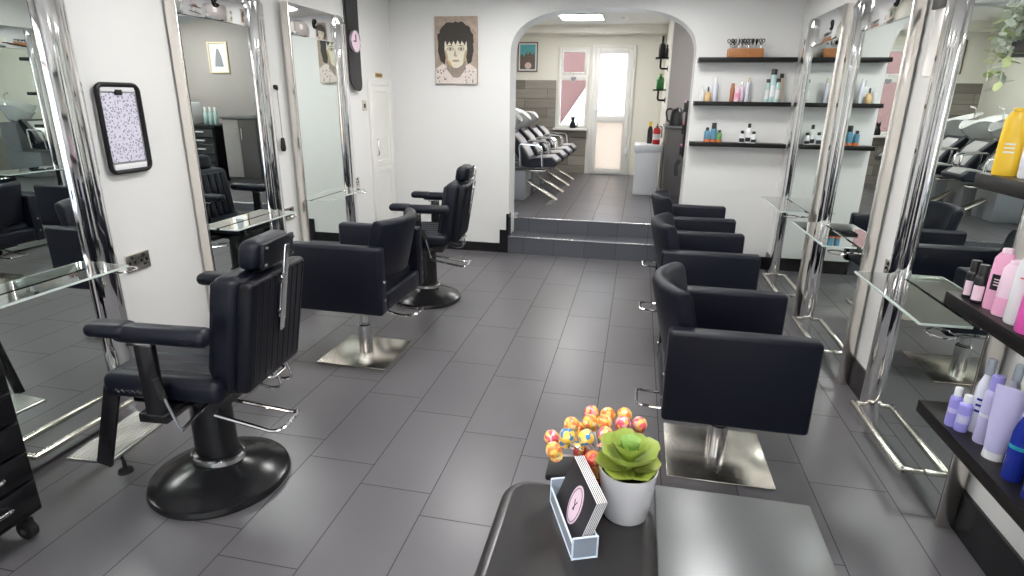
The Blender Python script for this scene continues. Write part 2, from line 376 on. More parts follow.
# window_2 and door_1
def ring(bm, x0, x1, z0, z1, y0, y1, w, r=.006):
    box(bm, (x0, y0, z0), (x0 + w, y1, z1), r); box(bm, (x1 - w, y0, z0), (x1, y1, z1), r)
    box(bm, (x0 + w, y0, z0), (x1 - w, y1, z0 + w), r); box(bm, (x0 + w, y0, z1 - w), (x1 - w, y1, z1), r)
b = B(); ring(b, WX0, WX1, WZ0, WZ1, YR - .03, YR + .06, .045); box(b, (WX0, YR - .025, 1.79), (WX1, YR + .05, 1.88), .006); ring(b, WX0 + .045, WX1 - .045, 1.88, WZ1 - .045, YR - .04, YR + .02, .03)
w2 = struct('window_2', b, 'upvc', 'white framed window beside rear door', True)
b = B(); box(b, (WX0 + .04, YR + .01, WZ0 + .04), (WX1 - .04, YR + .016, 1.8)); obj('window_pane', b, 'pane', w2)
b = B(); box(b, (WX0 + .07, YR + .01, 1.9), (WX1 - .07, YR + .016, WZ1 - .07)); obj('window_pane', b, 'pane', w2)
b = B(); box(b, (WX0 - .05, YR - .13, WZ0 - .035), (WX1 + .02, YR + .02, WZ0), .006); obj('window_sill', b, 'upvc', w2)
b = B(); ring(b, DX0, DX1, ZB, DZ1, YR - .04, YR + .07, .05); struct('trim_5', b, 'upvc', 'white rear door frame', True)
b = B(); ring(b, DX0 + .05, DX1 - .05, ZB + .02, DZ1 - .05, YR - .055, YR + .03, .075); box(b, (DX0 + .12, YR - .055, 1.15), (DX1 - .12, YR + .03, 1.25), .006); d1 = struct('door_1', b, 'upvc', 'white rear door with two frosted panes', True)
b = B(); box(b, (DX0 + .12, YR - .01, 1.24), (DX1 - .12, YR, DZ1 - .12)); obj('door_pane', b, 'frost', d1)
b = B(); box(b, (DX0 + .12, YR - .01, ZB + .09), (DX1 - .12, YR, 1.16)); obj('door_pane', b, frost_mat('peach_frosted_glass', (.60, .54, .48), .10), d1)
b = B(); box(b, (DX0 + .07, YR - .07, 1.18), (DX0 + .1, YR - .05, 1.4), .005); tube(b, smooth_path([(DX0 + .085, YR - .06, 1.33), (DX0 + .085, YR - .1, 1.33), (DX0 + .2, YR - .1, 1.33)], .02), .009); obj('door_handle', b, 'whitep', d1)
b = B()
for z in (.7, 1.3, 2.05): box(b, (DX1 - .07, YR - .075, z - .05), (DX1 - .035, YR - .05, z + .05), .004)
obj('door_hinge', b, 'whitep', d1)
# yard outside the rear door
b = B(); box(b, (-6, YR + .13, ZB - .15), (4, 14, ZB - .02)); tag(obj('yard_paving', b, 'render'), 'pale paving of the yard behind the rear door', 'yard', kind='structure')
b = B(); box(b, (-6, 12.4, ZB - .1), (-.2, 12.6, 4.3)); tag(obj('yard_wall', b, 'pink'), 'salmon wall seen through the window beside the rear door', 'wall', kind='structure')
b = B(); box(b, (-.2, 12.9, ZB - .1), (4, 13.1, 2.8)); tag(obj('garden_wall', b, 'render'), 'pale wall behind the rear door', 'wall', kind='structure')
b = B(); prism(b, [(-1.62, .25), (-1.62, .92), (-1.04, 1.78), (-.9, 1.95), (-.9, .25)], lambda u, v: (u, 12.25, v), lambda u, v: (u, 12.35, v)); tag(obj('sunlit_wedge', b, 'render', None, False), 'pale wedge shaped as the sunlit part of the yard wall, seen through the lower pane of the rear window', 'wall', kind='structure')  # added wedge, its slanted edge stands for the sunlight diagonal on the yard wall

# ------------------------------------------------------------------ ceiling lights
def panel(x, y, z, label, w=.6):
    t = thing('ceiling_light', label, 'ceiling light', (x, y, z), 0, 'ceiling light panels')
    b = B(); ring(b, -w / 2, w / 2, -w / 2, w / 2, 0, .02, .02, .002)
    for v in b.verts: v.co = Vector((v.co.x, v.co.z, -v.co.y))
    obj('frame', b, 'whitep', t)
    b = B(); box(b, (-w / 2 + .02, -w / 2 + .02, -.012), (w / 2 - .02, w / 2 - .02, -.004)); obj('diffuser', b, 'lampm', t)
panel(-.87, 8.70, ZBC, 'square ceiling light panel of the wash room beyond the arch')
panel(1.5, 7.1, ZBC, 'ceiling light panel over the black drawers in the side bay')
for x, y, s in ((-1.3, .4, 'by the shop window over the first barber chair'), (.2, .4, 'by the shop window over the desk'), (-1.3, 2.6, 'midway along the left mirrors'), (.2, 2.6, 'midway along the right mirrors'), (-1.3, 4.6, 'near the arch on the left'), (.2, 4.6, 'near the arch on the right')):  # salon panels added out of view as the room's main light
    panel(x, y, ZC, 'added unseen square ceiling light panel ' + s, .5)
b = B(); lathe(b, [(0, -.02), (.035, -.018), (.045, 0)], (-.3, 8.9, ZBC), 20); tag(obj('smoke_alarm', b, 'whitep'), 'small round white smoke alarm on the wash room ceiling', 'smoke alarm')

# ------------------------------------------------------------------ styling mirrors
def mirror_unit(side, ya, yb, label, ringnear):
    """side +1 left wall (faces +x), -1 right wall; ya near edge, yb far edge"""
    wx = XL if side > 0 else XR
    X = lambda d: wx + side * d
    t = thing('styling_mirror', label, 'mirror', (wx, (ya + yb) / 2, 0), 0, 'styling mirrors on the left wall' if side > 0 else 'styling mirrors on the right wall')
    L = lambda x, y, z: (x - wx, y - (ya + yb) / 2, z)
    D = .075; H = 2.085
    b = B(); box(b, L(X(0.017), ya, .0), L(X(D), ya + .012, H), .003); obj('side_panel', b, 'champ', t)
    # far column: bulging chrome profile, top corner rounded
    cw = .165; prof = [(0.02, yb)] + [(0.05 + .052 * math.sin(PI * i / 18), yb - cw / 2 + cw / 2 * math.cos(PI * i / 18)) for i in range(19)] + [(.02, yb - cw)]
    b = B(); prism(b, prof, lambda d, y: L(X(d), y, 0), lambda d, y: L(X(d), y, H - .06))
    prism(b, prof, lambda d, y: L(X(d), y, H - .06), lambda d, y: L(X(.02 + (d - .02) * .75), yb - cw + (y - yb + cw) * .7, H))
    obj('chrome_column', b, 'chrome', t, ang=50)
    b = B(); box(b, L(X(.02), ya + .012, 1.885), L(X(D - .002), yb - cw, H), .006); obj('top_panel', b, 'chrome', t)
    b = B(); box(b, L(X(.02), ya + .012, .02), L(X(D - .012), yb - cw, 1.885)); gl = obj('mirror_glass', b, 'mirror', t, False)
    b = B(); box(b, L(X(D - .014), ya + .013, .02), L(X(D - .004), ya + .021, 1.885)); obj('mirror_edge', b, 'edge', t, False)
    yl = ya + (yb - ya) * (.42 if side > 0 else .25)
    for z, s in ((1.985, 1),):
        b = B()
        tube(b, [L(X(D + .002), yl + .026 * math.cos(a), z + .03 * math.sin(a)) for a in [i * PI / 10 for i in range(2, 19)]], .004, 6)
        tube(b, [L(X(D + .003), yl + y, z + zz) for y, zz in ((-.014, .014), (.012, .016), (-.012, -.012), (.014, -.016))], .005, 6)
        obj('emblem', b, 'black', t)
    # glass shelf
    zs = .76; dep = .115 if side > 0 else .165; s0, s1 = ya + .1, yb - .07
    b = B(); box(b, L(X(D - .005), s0, zs - .004), L(X(D + dep), s1, zs + .004), .002, 1); sh = obj('glass_shelf', b, 'glass', t)
    b = B(); box(b, L(X(D + dep - .001), s0, zs - .0042), L(X(D + dep + .004), s1, zs + .0042)); box(b, L(X(D), s0 - .003, zs - .0042), L(X(D + dep), s0, zs + .0042)); box(b, L(X(D), s1, zs - .0042), L(X(D + dep), s1 + .003, zs + .0042)); obj('polished_edge', b, 'glassedge', sh)
    b = B()
    for yy in (s0 + .12, s1 - .12): tube(b, [L(X(D - .01), yy, zs - .014), L(X(D + dep * .7), yy, zs - .014)], .008, 8)
    obj('bracket', b, 'chromes', sh)
    yr = s0 - .0 if ringnear else s1 + .03
    b = B(); tube(b, [L(X(D + dep * .55) + .045 * math.cos(a), yr + .05 * math.sin(a), zs - .03) for a in [i * PI / 14 for i in range(28)]], .004, 8, closed=True)
    tube(b, [L(X(D - .01), yr, zs - .03), L(X(D + dep * .55 - .045), yr, zs - .03)], .006, 8); obj('dryer_ring', b, 'chrome', t)
    # foot bar
    f0, f1 = ya + .17, yb - .1; xf_ = X(D + .065); r = .012
    b = B()
    box(b, L(X(D + .055), f0, .108), L(X(D + .085), f1, .128), .005); box(b, L(X(D - .01), f0, .108), L(X(D + .075), f0 + .022, .128), .004); box(b, L(X(D - .01), f1 - .022, .108), L(X(D + .075), f1, .128), .004)
    obj('foot_bar', b, 'steel', t)
    return t
mirror_unit(1, 1.40, 2.20, 'tall chrome framed styling mirror nearest on the left wall, behind the first barber chair', False)
mirror_unit(1, 2.80, 3.56, 'tall chrome framed styling mirror in the middle of the left wall', False)
mirror_unit(1, 3.83, 4.63, 'tall chrome framed styling mirror on the left wall beside the skateboard clock', False)
mirror_unit(-1, 2.09, 2.93, 'tall chrome framed styling mirror on the right wall beside the retail shelves', True)
mirror_unit(-1, 3.27, 4.12, 'tall chrome framed styling mirror in the middle of the right wall', True)
mirror_unit(-1, 4.32, 5.18, 'tall chrome framed styling mirror on the right wall nearest the back shelves', True)

# ------------------------------------------------------------------ salon chair (faces +x)
def salon_chair(label, group):
    t = thing('salon_chair', label, 'salon chair', (0, 0, 0), 0, group)
    b = B(); box(b, (-.215, -.215, 0.002), (.215, .215, .012), .004); obj('base_plate', b, 'steel', t)
    b = B(); lathe(b, [(.0, .012), (.042, .012), (.042, .16), (.036, .165), (.036, .17), (.028, .172), (.028, .30), (0, .30)], seg=24); obj('column', b, 'chromes', t)
    b = B(); tube(b, smooth_path([(-.02, -.05, .29), (-.12, -.06, .27), (-.27, -.07, .24), (-.36, -.07, .25), (-.36, .07, .25), (-.27, .07, .24), (-.12, .06, .27), (-.02, .05, .29)], .03), .007, 8); obj('pump_lever', b, 'chrome', t)
    b = B(); box(b, (-.2, -.12, .295), (.2, .12, .335), .008); obj('seat_frame', b, 'satin', t)
    b = B(); box(b, (-.22, -.232, .33), (.255, .232, .475), .03, 4); obj('seat', b, 'leather', t)
    b = B(); box(b, (-.27, -.236, .32), (-.20, .236, .43), .02, 4); obj('rear_rail', b, 'leather', t)
    for s in (-1, 1):
        b = B(); box(b, (-.27, min(s * .235, s * .31), .315), (.265, max(s * .235, s * .31), .69), .018, 4)
        a = obj('armrest', b, 'leather', t)
        b = B()
        for z in (.42, .52, .62): lathe(b, [(0, .004), (.008, .003), (.009, 0)], (0, 0, 0), 10)
        b.free()
        b = B()
        for z in (.40, .50): tube(b, [(-.268, s * .272, z), (-.275, s * .272, z)], .009, 10)
        obj('bolt', b, 'chromes', a)
    # curved back: band convex to the rear
    b = B(); rows = []
    N = 16; sec = []
    for i in range(N + 1):
        u = -1 + 2 * i / N; y = u * .225
        xo = -.325 + .085 * u * u
        sec.append((xo, y))
    t_ = .07
    prof = [(.005, .50), (-.004, .79), (.006, .812), (.028, .822), (.052, .815), (.064, .79), (.068, .50), (.036, .475)]
    for i, (xo, y) in enumerate(sec):
        ring_ = []
        edge = 1 - .0
        for (d, z) in prof:
            lean = -(z - .5) * .20 + .05
            ring_.append(b.verts.new((xo + d + lean, y, z)))
        rows.append(ring_)
    for A, Q in zip(rows, rows[1:]):
        for k in range(len(prof)):
            k2 = (k + 1) % len(prof); b.faces.new((A[k], A[k2], Q[k2], Q[k]))
    b.faces.new(rows[0]); b.faces.new(rows[-1][::-1])
    bmesh.ops.recalc_face_normals(b, faces=b.faces)
    o = obj('backrest', b, 'leather', t, ang=60)
    md = o.modifiers.new('bevel', 'BEVEL'); md.width = .012; md.segments = 3; md.limit_method = 'ANGLE'; md.angle_limit = math.radians(50)
    return t
sc = salon_chair('black box-arm salon chair nearest the counter, on a square steel plate', 'salon chairs along the right wall')
sc.location = (.438, 2.395, 0)
dup(sc, (.45, 3.63, 0), 0, 'black box-arm salon chair in the middle of the right-hand row')
dup(sc, (.47, 4.68, 0), 0, 'black box-arm salon chair at the far end of the right row near the steps')
c4 = dup(sc, (-1.535, 3.06, 0), PI - .02, 'black box-arm salon chair on the left, between the two barber chairs')
del c4['group']
for ch in c4.children:
    nm = ch.name.split('.')[0]
    if nm == 'column': ch.scale = (1, 1, 1.18)
    elif nm not in ('base_plate',): ch.location.z += .055

# ------------------------------------------------------------------ barber chair (faces +x)
def barber_chair(label):
    t = thing('barber_chair', label, 'barber chair', (0, 0, 0), 0, 'black barber chairs on the left')
    b = B(); lathe(b, [(0, .0), (.262, .0), (.268, .012), (.262, .03), (.25, .034), (.235, .045), (.16, .075), (.10, .092), (.09, .10), (0, .10)], seg=56); obj('base_disc', b, 'black', t)
    b = B(); lathe(b, [(.088, .095), (.092, .10), (.090, .13), (.078, .135), (.074, .42), (0, .42)], seg=32, sx=1.1, sy=.85); obj('column', b, 'black', t)
    b = B(); lathe(b, [(.094, .098), (.099, .104), (.097, .122), (.09, .127)], seg=32, sx=1.1, sy=.85); obj('collar', b, 'chromes', t)
    b = B(); tube(b, smooth_path([(-.06, -.06, .33), (-.30, -.075, .29), (-.335, -.07, .30), (-.335, .07, .30), (-.30, .075, .29), (-.06, .06, .33)], .03), .008, 8); obj('pump_lever', b, 'chrome', t)
    b = B(); box(b, (-.17, -.15, .41), (.2, .15, .475), .012); obj('seat_frame', b, 'black', t)
    for s in (-1, 1):
        b = B(); tube(b, [(.02 + .011 * k / 2, s * .2385, .508 + .006 * math.sin(k * 1.7)) for k in range(30)], .0022, 5); obj('script_trim', b, 'chromes', t)
    # seat: four padded rolls over a shell
    b = B(); box(b, (-.22, -.235, .47), (.235, .235, .565), .035, 4)
    for i in range(6):
        yy = -.18 + i * .072
        tube(b, [(-.18, yy, .543), (.0, yy, .547), (.17, yy, .543), (.21, yy, .53)], .026, 8)
    obj('seat', b, 'leather', t)
    # backrest: tilted padded slab with vertical flutes on the rear
    b = B(); box(b, (-.30, -.19, .485), (-.19, .19, .925), .036, 4)
    for i in range(5):
        yy = -.13 + i * .065; box(b, (-.205, yy - .03, .56), (-.176, yy + .03, .90), .013, 3)
    for v in b.verts: v.co.x -= (v.co.z - .5) * .17 - .055
    obj('backrest', b, 'leather', t)
    b = B(); box(b, (-.352, -.185, .495), (-.285, .185, .915), .024, 4)
    for i in range(9):
        yy = -.156 + i * .039; tube(b, [(-.335, yy, .53), (-.335, yy, .90)], .0190, 8)
    for v in b.verts: v.co.x -= (v.co.z - .5) * .17 - .055
    obj('rear_shell', b, 'leather2', t)
    b = B(); box(b, (-.325, -.11, .925), (-.235, .11, 1.035), .034, 4)
    for v in b.verts: v.co.x -= (v.co.z - .5) * .17 - .055
    h = obj('headrest', b, 'leather', t)
    b = B(); box(b, (-.338, -.102, .935), (-.320, .102, 1.025), .006)
    for v in b.verts: v.co.x -= (v.co.z - .5) * .17 - .055
    obj('headrest_panel', b, 'leather2', h)
    b = B()
    for yy in (-.09, .09):
        for zz in (.95, 1.01): tube(b, [(-.333, yy, zz), (-.343, yy, zz)], .006, 8)
    for v in b.verts: v.co.x -= (v.co.z - .5) * .17 - .055
    obj('stud', b, 'chrome', h)
    b = B(); box(b, (-.368, -.016, .68), (-.360, .016, 1.005), .003); box(b, (-.372, .03, .74), (-.362, .036, .90), .002)
    tube(b, [(-.365, .033, .76), (-.378, .033, .76)], .009, 10); tube(b, [(-.365, .033, .88), (-.378, .033, .88)], .011, 10)
    for v in b.verts: v.co.x -= (v.co.z - .5) * .17 - .055
    obj('headrest_bar', b, 'chromes', t)
    b = B(); tube(b, smooth_path([(-.25, -.05, .52), (-.31, -.05, .50), (-.31, .05, .50), (-.25, .05, .52)], .02), .006, 8); tube(b, smooth_path([(-.27, -.12, .50), (-.29, -.12, .42), (-.24, -.12, .41), (-.15, -.12, .44)], .02), .006, 8)
    tube(b, smooth_path([(-.27, -.04, .50), (-.29, -.04, .42), (-.24, -.04, .41), (-.15, -.04, .44)], .02), .006, 8); obj('recline_rod', b, 'chromes', t)
    for s in (-1, 1):
        b = B()
        box(b, (-.26, s * .285 - .036, .725), (.08, s * .285 + .036, .787), .028, 4); box(b, (.02, s * .285 - .042, .74), (.17, s * .285 + .042, .79), .024, 4)
        a = obj('armrest', b, 'leather', t)
        b = B(); box(b, (-.05, s * .285 - .014, .44), (.015, s * .285 + .014, .735), .006); box(b, (-.06, min(s * .15, s * .30), .43), (.045, max(s * .15, s * .30), .465), .005); obj('arm_post', b, 'black', a)
        b = B(); box(b, (-.052, s * .285 - .018, .715), (.037, s * .285 + .018, .73), .003); obj('arm_bracket', b, 'chromes', a)
    b = B(); tube(b, [(-.12, .315, .42), (-.09, .33, .56)], .005, 8); ln = obj('brake_lever', b, 'chromes', t)
    b = B(); tube(b, [(-.09, .33, .55), (-.075, .333, .62)], .011, 10); obj('grip', b, 'rubber', ln)
    b = B()
    tube(b, [(-.12, .315, .42), (-.10, .14, .43)], .006, 8); obj('lever_axle', b, 'chromes', t)
    for s in (-1, 1):
        b = B(); box(b, (.25, s * .19 - .008, .15), (.31, s * .19 + .008, .50), .004, rot=(0, -.30, 0)); obj('footrest_arm', b, 'black', t)
    b = B(); box(b, (.32, -.18, .148), (.51, .18, .160), .005)
    for i in range(11):
        xx = .33 + i * .0158; box(b, (xx, -.175, .158), (xx + .008, .175, .165), .002, 1)
    ft = obj('footrest', b, 'grille', t)
    b = B(); lathe(b, [(0, 0), (.028, 0), (.026, .012), (.008, .018), (.007, .05), (0, .05)], (.34, .10, .06), 16); tube(b, [(.34, .10, .108), (.35, .10, .15)], .006, 8); obj('rubber_stop', b, 'rubber', ft)
    return t
bc = barber_chair('black barber chair with padded arms, nearest the camera on the left')
bc.location = (-1.57, 1.77, 0); bc.rotation_euler = (0, 0, PI + .07)
dup(bc, (-1.525, 4.12, 0), PI + .10, 'black barber chair with headrest at the far left near the arch')
# ------------------------------------------------------------------ trolley at lower left
t = thing('drawer_trolley', 'black salon trolley with chrome drawer handles at the left edge', 'trolley', (-2.13, 1.18, 0), PI / 2)
b = B(); box(b, (-.18, -.17, .10), (.18, .15, .83), .008); obj('body', b, 'satin', t)
for i in range(6):
    z = .13 + i * .112
    b = B(); box(b, (-.165, -.188, z), (.165, -.168, z + .10), .005); d = obj('drawer', b, 'black', t)
    b = B(); tube(b, smooth_path([(-.06, -.185, z + .06), (-.06, -.215, z + .06), (.06, -.215, z + .06), (.06, -.185, z + .06)], .012), .006, 8); obj('handle', b, 'chrome', d)
b = B(); box(b, (-.19, -.19, .83), (.19, .16, .85), .006); obj('top', b, 'satin', t)
for x in (-.14, .14):
    for y in (-.13, .11):
        b = B(); tube(b, [(x - .014, y, .034), (x + .014, y, .034)], .033, 20); tube(b, [(x, y, .06), (x, y, .1)], .01, 8); box(b, (x - .02, y - .012, .05), (x + .02, y + .012, .075), .004); c = obj('castor', b, 'rubber', t)
        b = B(); tube(b, [(x - .017, y, .034), (x + .017, y, .034)], .012, 12); obj('hub', b, 'chromes', c)
b = B(); tube(b, [(-.19, .06, .80), (-.19, .06, .90)], .01, 8); tube(b, [(.165, .13, .93), (.165, .10, .96)], .0, 4); b.free()
t = thing('hair_dryer', 'black hair dryer standing on the trolley top at the left edge', 'hair dryer', (-2.06, 1.24, .851))
b = B(); tube(b, [(-.08, 0, .12), (-.05, 0, .125), (.04, 0, .125), (.075, 0, .12)], [.03, .036, .034, .022], 16); tube(b, [(-.02, 0, .10), (-.035, 0, .0)], [.017, .016], 12); obj('body', b, 'satin', t)
b = B(); tube(b, [(.075, 0, .12), (.095, 0, .12)], [.024, .022], 16); obj('nozzle', b, 'rubber', t)

# ------------------------------------------------------------------ left wall fixtures
# framed calendar board
t = thing('framed_notice', 'black framed white notice with tiny printed pattern on left wall beside nearest mirror', 'notice', (XL, 2.42, 1.34))
b = B(); hw, hh = .115, .195
pts = []
for (sy, sz) in ((1, 1), (-1, 1), (-1, -1), (1, -1)):
    a0 = math.atan2(sz, sy)
    for k in range(5):
        a = a0 - PI / 4 + k * PI / 8
        pts.append((.022, sy * (hw - .03) + .03 * math.cos(a), sz * (hh - .03) + .03 * math.sin(a)))
tube(b, pts, .011, 8, closed=True); obj('frame', b, 'satin', t)
b = B(); box(b, (.004, -hw + .012, -hh + .012), (.016, hw - .012, hh - .012), .004); obj('backing', b, 'grey', t)
def printed():
    m = mat('tiny_print', (0.7, 0.7, 0.78), .5); k = NT(m); tc = k.n('ShaderNodeTexCoord'); v = k.n('ShaderNodeTexVoronoi'); v.inputs['Scale'].default_value = 85; k.l(tc.outputs['Object'], v.inputs['Vector'])
    cr = k.n('ShaderNodeValToRGB'); e = cr.color_ramp.elements; e[0].position = .15; e[0].color = (.16, .14, .24, 1); e[1].position = .5; e[1].color = (.72, .70, .82, 1)
    k.l(v.outputs['Distance'], cr.inputs[0]); k.l(cr.outputs[0], k.b.inputs['Base Color']); return m
b = B(); box(b, (.015, -hw + .02, -hh + .045), (.019, hw - .02, hh - .035)); obj('sheet', b, printed(), t)
b = B(); box(b, (.014, -hw + .02, hh - .03), (.024, hw - .02, hh - .008), .003); obj('clip_bar', b, 'whitep', t)
b = B(); box(b, (.014, -hw + .02, -hh + .008), (.024, hw - .02, -hh + .035), .003); obj('clip_bar', b, 'whitep', t)
b = B(); box(b, (.016, -.02, hh - .045), (.026, .02, hh - .02), .003); obj('clip', b, 'black', t)
def socket(x, s, y, z, label, w=.146):
    t = thing('wall_socket', label, 'socket', (x, y, z))
    b = B(); box(b, (0, -w / 2, -.043), (s * .01, w / 2, .043), .003); obj('plate', b, 'steel', t)
    for c in (-.036, .036):
        for y0_, y1_, z0_, z1_ in ((-.02, -.012, -.005, .008), (.012, .02, -.005, .008), (-.004, .004, -.025, -.014)):
            b = B(); box(b, (s * .009, c + y0_, z0_), (s * .0125, c + y1_, z1_)); obj('pin_slot', b, 'black', t)
        b = B(); box(b, (s * .009, c - .006, .02), (s * .014, c + .006, .034), .001); obj('rocker_switch', b, 'satin', t)
socket(XL, 1, 2.37, .705, 'steel double wall socket beside the nearest left mirror shelf')
socket(XL, 1, 3.70, .70, 'steel double wall socket behind the middle left mirror shelf')
socket(XL, 1, 4.76, .78, 'steel double wall socket beside the third left mirror shelf')
socket(XR, -1, 3.08, .72, 'steel double wall socket beside the right mirror near retail shelves')
socket(XR, -1, 4.22, .72, 'steel double wall socket between the two far right mirrors')
# pull cord
t = thing('pull_cord', 'thin hanging pull cord with black handle between the left mirrors', 'cord', (XL, 3.70, 1.55))
b = B(); tube(b, [(0, 0, 0), (.02, 0, 0)], .014, 12); box(b, (.01, -.01, -.02), (.025, .01, .004), .004); obj('hook', b, 'rubber', t)
b = B(); tube(b, [(.02, 0, -.015), (.02, .004, -.33)], .0025, 6); obj('cord', b, 'grey', t)
b = B(); lathe(b, [(0, 0), (.012, -.004), (.015, -.03), (.018, -.07), (.014, -.09), (0, -.094)], (.02, .004, -.325), 14); obj('handle', b, 'rubber', t)
# skateboard clock
t = thing('skateboard_clock', 'black skateboard deck with round clock hung on left wall', 'clock', (XL, 4.86, 1.95))
b = B(); rows = []
zs_ = [-.41, -.408, -.40, -.385, -.36, -.32, -.28, -.1, .1, .28, .32, .36, .385, .40, .408, .41]
for z in zs_:
    q_ = max(0, abs(z) - .305) / .105; hw_ = .105 * math.sqrt(max(.02, 1 - q_ ** 2.2)); kick = max(0, abs(z) - .28) ** 2 * 1.2
    rows.append([b.verts.new(p) for p in ((.018 + kick, -hw_, z), (.030 + kick, -hw_, z), (.030 + kick, hw_, z), (.018 + kick, hw_, z))])
for A, Q in zip(rows, rows[1:]):
    for k in range(4): b.faces.new((A[k], A[(k + 1) % 4], Q[(k + 1) % 4], Q[k]))
b.faces.new(rows[0][::-1]); b.faces.new(rows[-1]); obj('deck', b, 'black', t, ang=30)
b = B(); prism(b, ell(0, -.02, .082, .082, 36), lambda u, v: (.030, u, v), lambda u, v: (.046, u, v)); ck = obj('clock_face', b, 'pinkcard', t, False)
b = B(); tube(b, [(.046, .082 * math.cos(i * PI / 16), -.02 + .082 * math.sin(i * PI / 16)) for i in range(32)], .005, 8, closed=True); obj('clock_rim', b, 'chromes', ck)
b = B(); box(b, (.0455, -.004, -.02), (.050, .004, .035)); box(b, (.0455, -.04, -.024), (.050, 0, -.016)); obj('clock_hands', b, 'black', ck)
b = B(); box(b, (0, -.02, .2), (.022, .02, .26)); box(b, (0, -.02, -.26), (.022, .02, -.2)); obj('wall_mount', b, 'satin', t)
# switch, sign, cupboard door
t = thing('light_switch', 'steel light switch plate left of the cupboard door', 'switch', (XL, 5.03, 1.42))
b = B(); box(b, (0, -.038, -.043), (.01, .038, .043), .003); obj('plate', b, 'steel', t)
b = B(); box(b, (.009, -.01, -.018), (.015, .01, .018), .002); obj('rocker', b, 'satin', t)
b = B(); box(b, (0, -.075, -.02), (.006, .075, .02), .002); sg = obj('door_sign', b, 'gold'); sg.location = (XL, 5.38, 1.685); tag(sg, 'small brass sign above the cupboard door', 'sign')
b = B()
for i in range(6): box(b, (.006, -.055 + i * .02, -.008), (.007, -.043 + i * .02, .008))
obj('lettering', b, 'satin', sg)
def yring(b, y0, y1, z0, z1, x0, x1, w):
    box(b, (x0, y0, z0), (x1, y0 + w, z1), .003); box(b, (x0, y1 - w, z0), (x1, y1, z1), .003); box(b, (x0, y0 + w, z0), (x1, y1 - w, z0 + w), .003); box(b, (x0, y0 + w, z1 - w), (x1, y1 - w, z1), .003)
b = B(); yring(b, 5.12, 5.60, .0, 1.64, XL, XL + .025, .045); struct('trim_6', b, 'upvc', 'white cupboard door frame', True)
b = B(); box(b, (XL, 5.165, .03), (XL + .015, 5.555, 1.595), .003); yring(b, 5.17, 5.55, .875, 1.59, XL + .01, XL + .024, .05); yring(b, 5.17, 5.55, .04, .87, XL + .01, XL + .024, .05)
d2 = struct('door_2', b, 'upvc', 'white panelled cupboard door in left wall')
b = B(); tube(b, smooth_path([(XL + .02, 5.20, 1.12), (XL + .045, 5.20, 1.12), (XL + .045, 5.20, .98), (XL + .02, 5.20, .98)], .015), .008, 8); obj('door_handle', b, 'chrome', d2)

# ------------------------------------------------------------------ portrait canvas on the arch wall (generic)
t = thing('portrait_canvas', 'unframed portrait painting of a face with shaggy dark hair on white wall', 'painting', (-1.725, YB, 1.915))
cw_, ch_ = .205, .295
b = B(); box(b, (-cw_, -.028, -ch_), (cw_, -.0, ch_), .003)
obj('canvas', b, mat('canvas_ground', (0.42, 0.33, 0.27), .7, noise=.45, nscale=28), t)
def blob(pts, y, m, name, jag=0, th=.0015):
    b = B(); prism(b, pts, lambda u, v: (u, -y, v), lambda u, v: (u, -y + th, v)); obj(name, b, m, t, False)
hair = mat('painted_hair', (.045, .038, .033), .6, noise=.6, nscale=60); skin = mat('painted_skin', (.72, .68, .55), .6, noise=.15, nscale=30)
shirt = mat('painted_shirt', (.72, .64, .60), .6, noise=.3, nscale=70); dark = mat('painted_shadow', (.16, .11, .08), .6)
blob([(-.2, -.29), (-.2, -.16), (-.13, -.115), (-.06, -.15), (0, -.24), (.06, -.15), (.13, -.11), (.2, -.16), (.2, -.29)], .030, shirt, 'painted_shirt')
blob([(-.085, -.05), (-.095, -.16), (-.03, -.235), (.03, -.235), (.095, -.16), (.085, -.05)], .0315, mat('painted_neck', (.30, .24, .20), .6, noise=.3, nscale=40), 'painted_neck')
blob(ell(0, .095, .175, .155, 44, .14, 3), .033, hair, 'painted_hair')
blob([(-.165, .1), (-.175, .0), (-.15, -.09), (-.11, -.12), (-.09, 0), (-.08, .1)], .0335, hair, 'painted_sideburn'); blob([(.165, .1), (.172, .0), (.15, -.10), (.115, -.12), (.09, 0), (.08, .1)], .0335, hair, 'painted_sideburn')
blob([(-.105, .10), (-.11, 0), (-.095, -.07), (-.06, -.125), (-.02, -.15), (.02, -.15), (.06, -.125), (.095, -.07), (.11, 0), (.105, .10)], .035, skin, 'painted_face')
blob([(-.115, .15), (-.118, .06), (-.095, .085), (-.085, .04), (-.06, .08), (-.04, .045), (-.02, .085), (.0, .05), (.02, .09), (.045, .05), (.06, .085), (.09, .045), (.1, .08), (.118, .06), (.115, .15)], .0365, hair, 'painted_fringe')
for s in (-1, 1):
    blob(ell(s * .052, .014, .034, .016, 16), .0358, mat('painted_lid', (.36, .28, .20), .6), 'painted_eyelid'); blob(ell(s * .052, .012, .024, .009, 16), .0362, shirt, 'painted_eye_white'); blob(ell(s * .052, .013, .010, .0095, 14), .0366, dark, 'painted_eye')
    blob([(s * .112, .02), (s * .095, -.07), (s * .07, -.115), (s * .075, -.06), (s * .088, -.01)], .0357, mat('painted_cheek', (.50, .36, .2), .6), 'painted_cheek')
    blob([(s * .02, .038), (s * .05, .048), (s * .088, .036), (s * .05, .04)], .0366, hair, 'painted_brow')
blob([(-.008, .02), (-.02, -.045), (0, -.055), (.02, -.045), (.006, -.04)], .0365, mat('painted_nose', (.42, .33, .25), .6), 'painted_nose')
blob(ell(0, -.088, .036, .009, 18), .0365, mat('painted_lips', (.40, .24, .2), .6), 'painted_mouth'); blob([(-.09, -.07), (-.06, -.122), (-.03, -.145), (-.05, -.1)], .0366, mat('painted_ochre', (.65, .42, .15), .6), 'painted_chin_shade')
rnd = random.Random(5)
b = B()
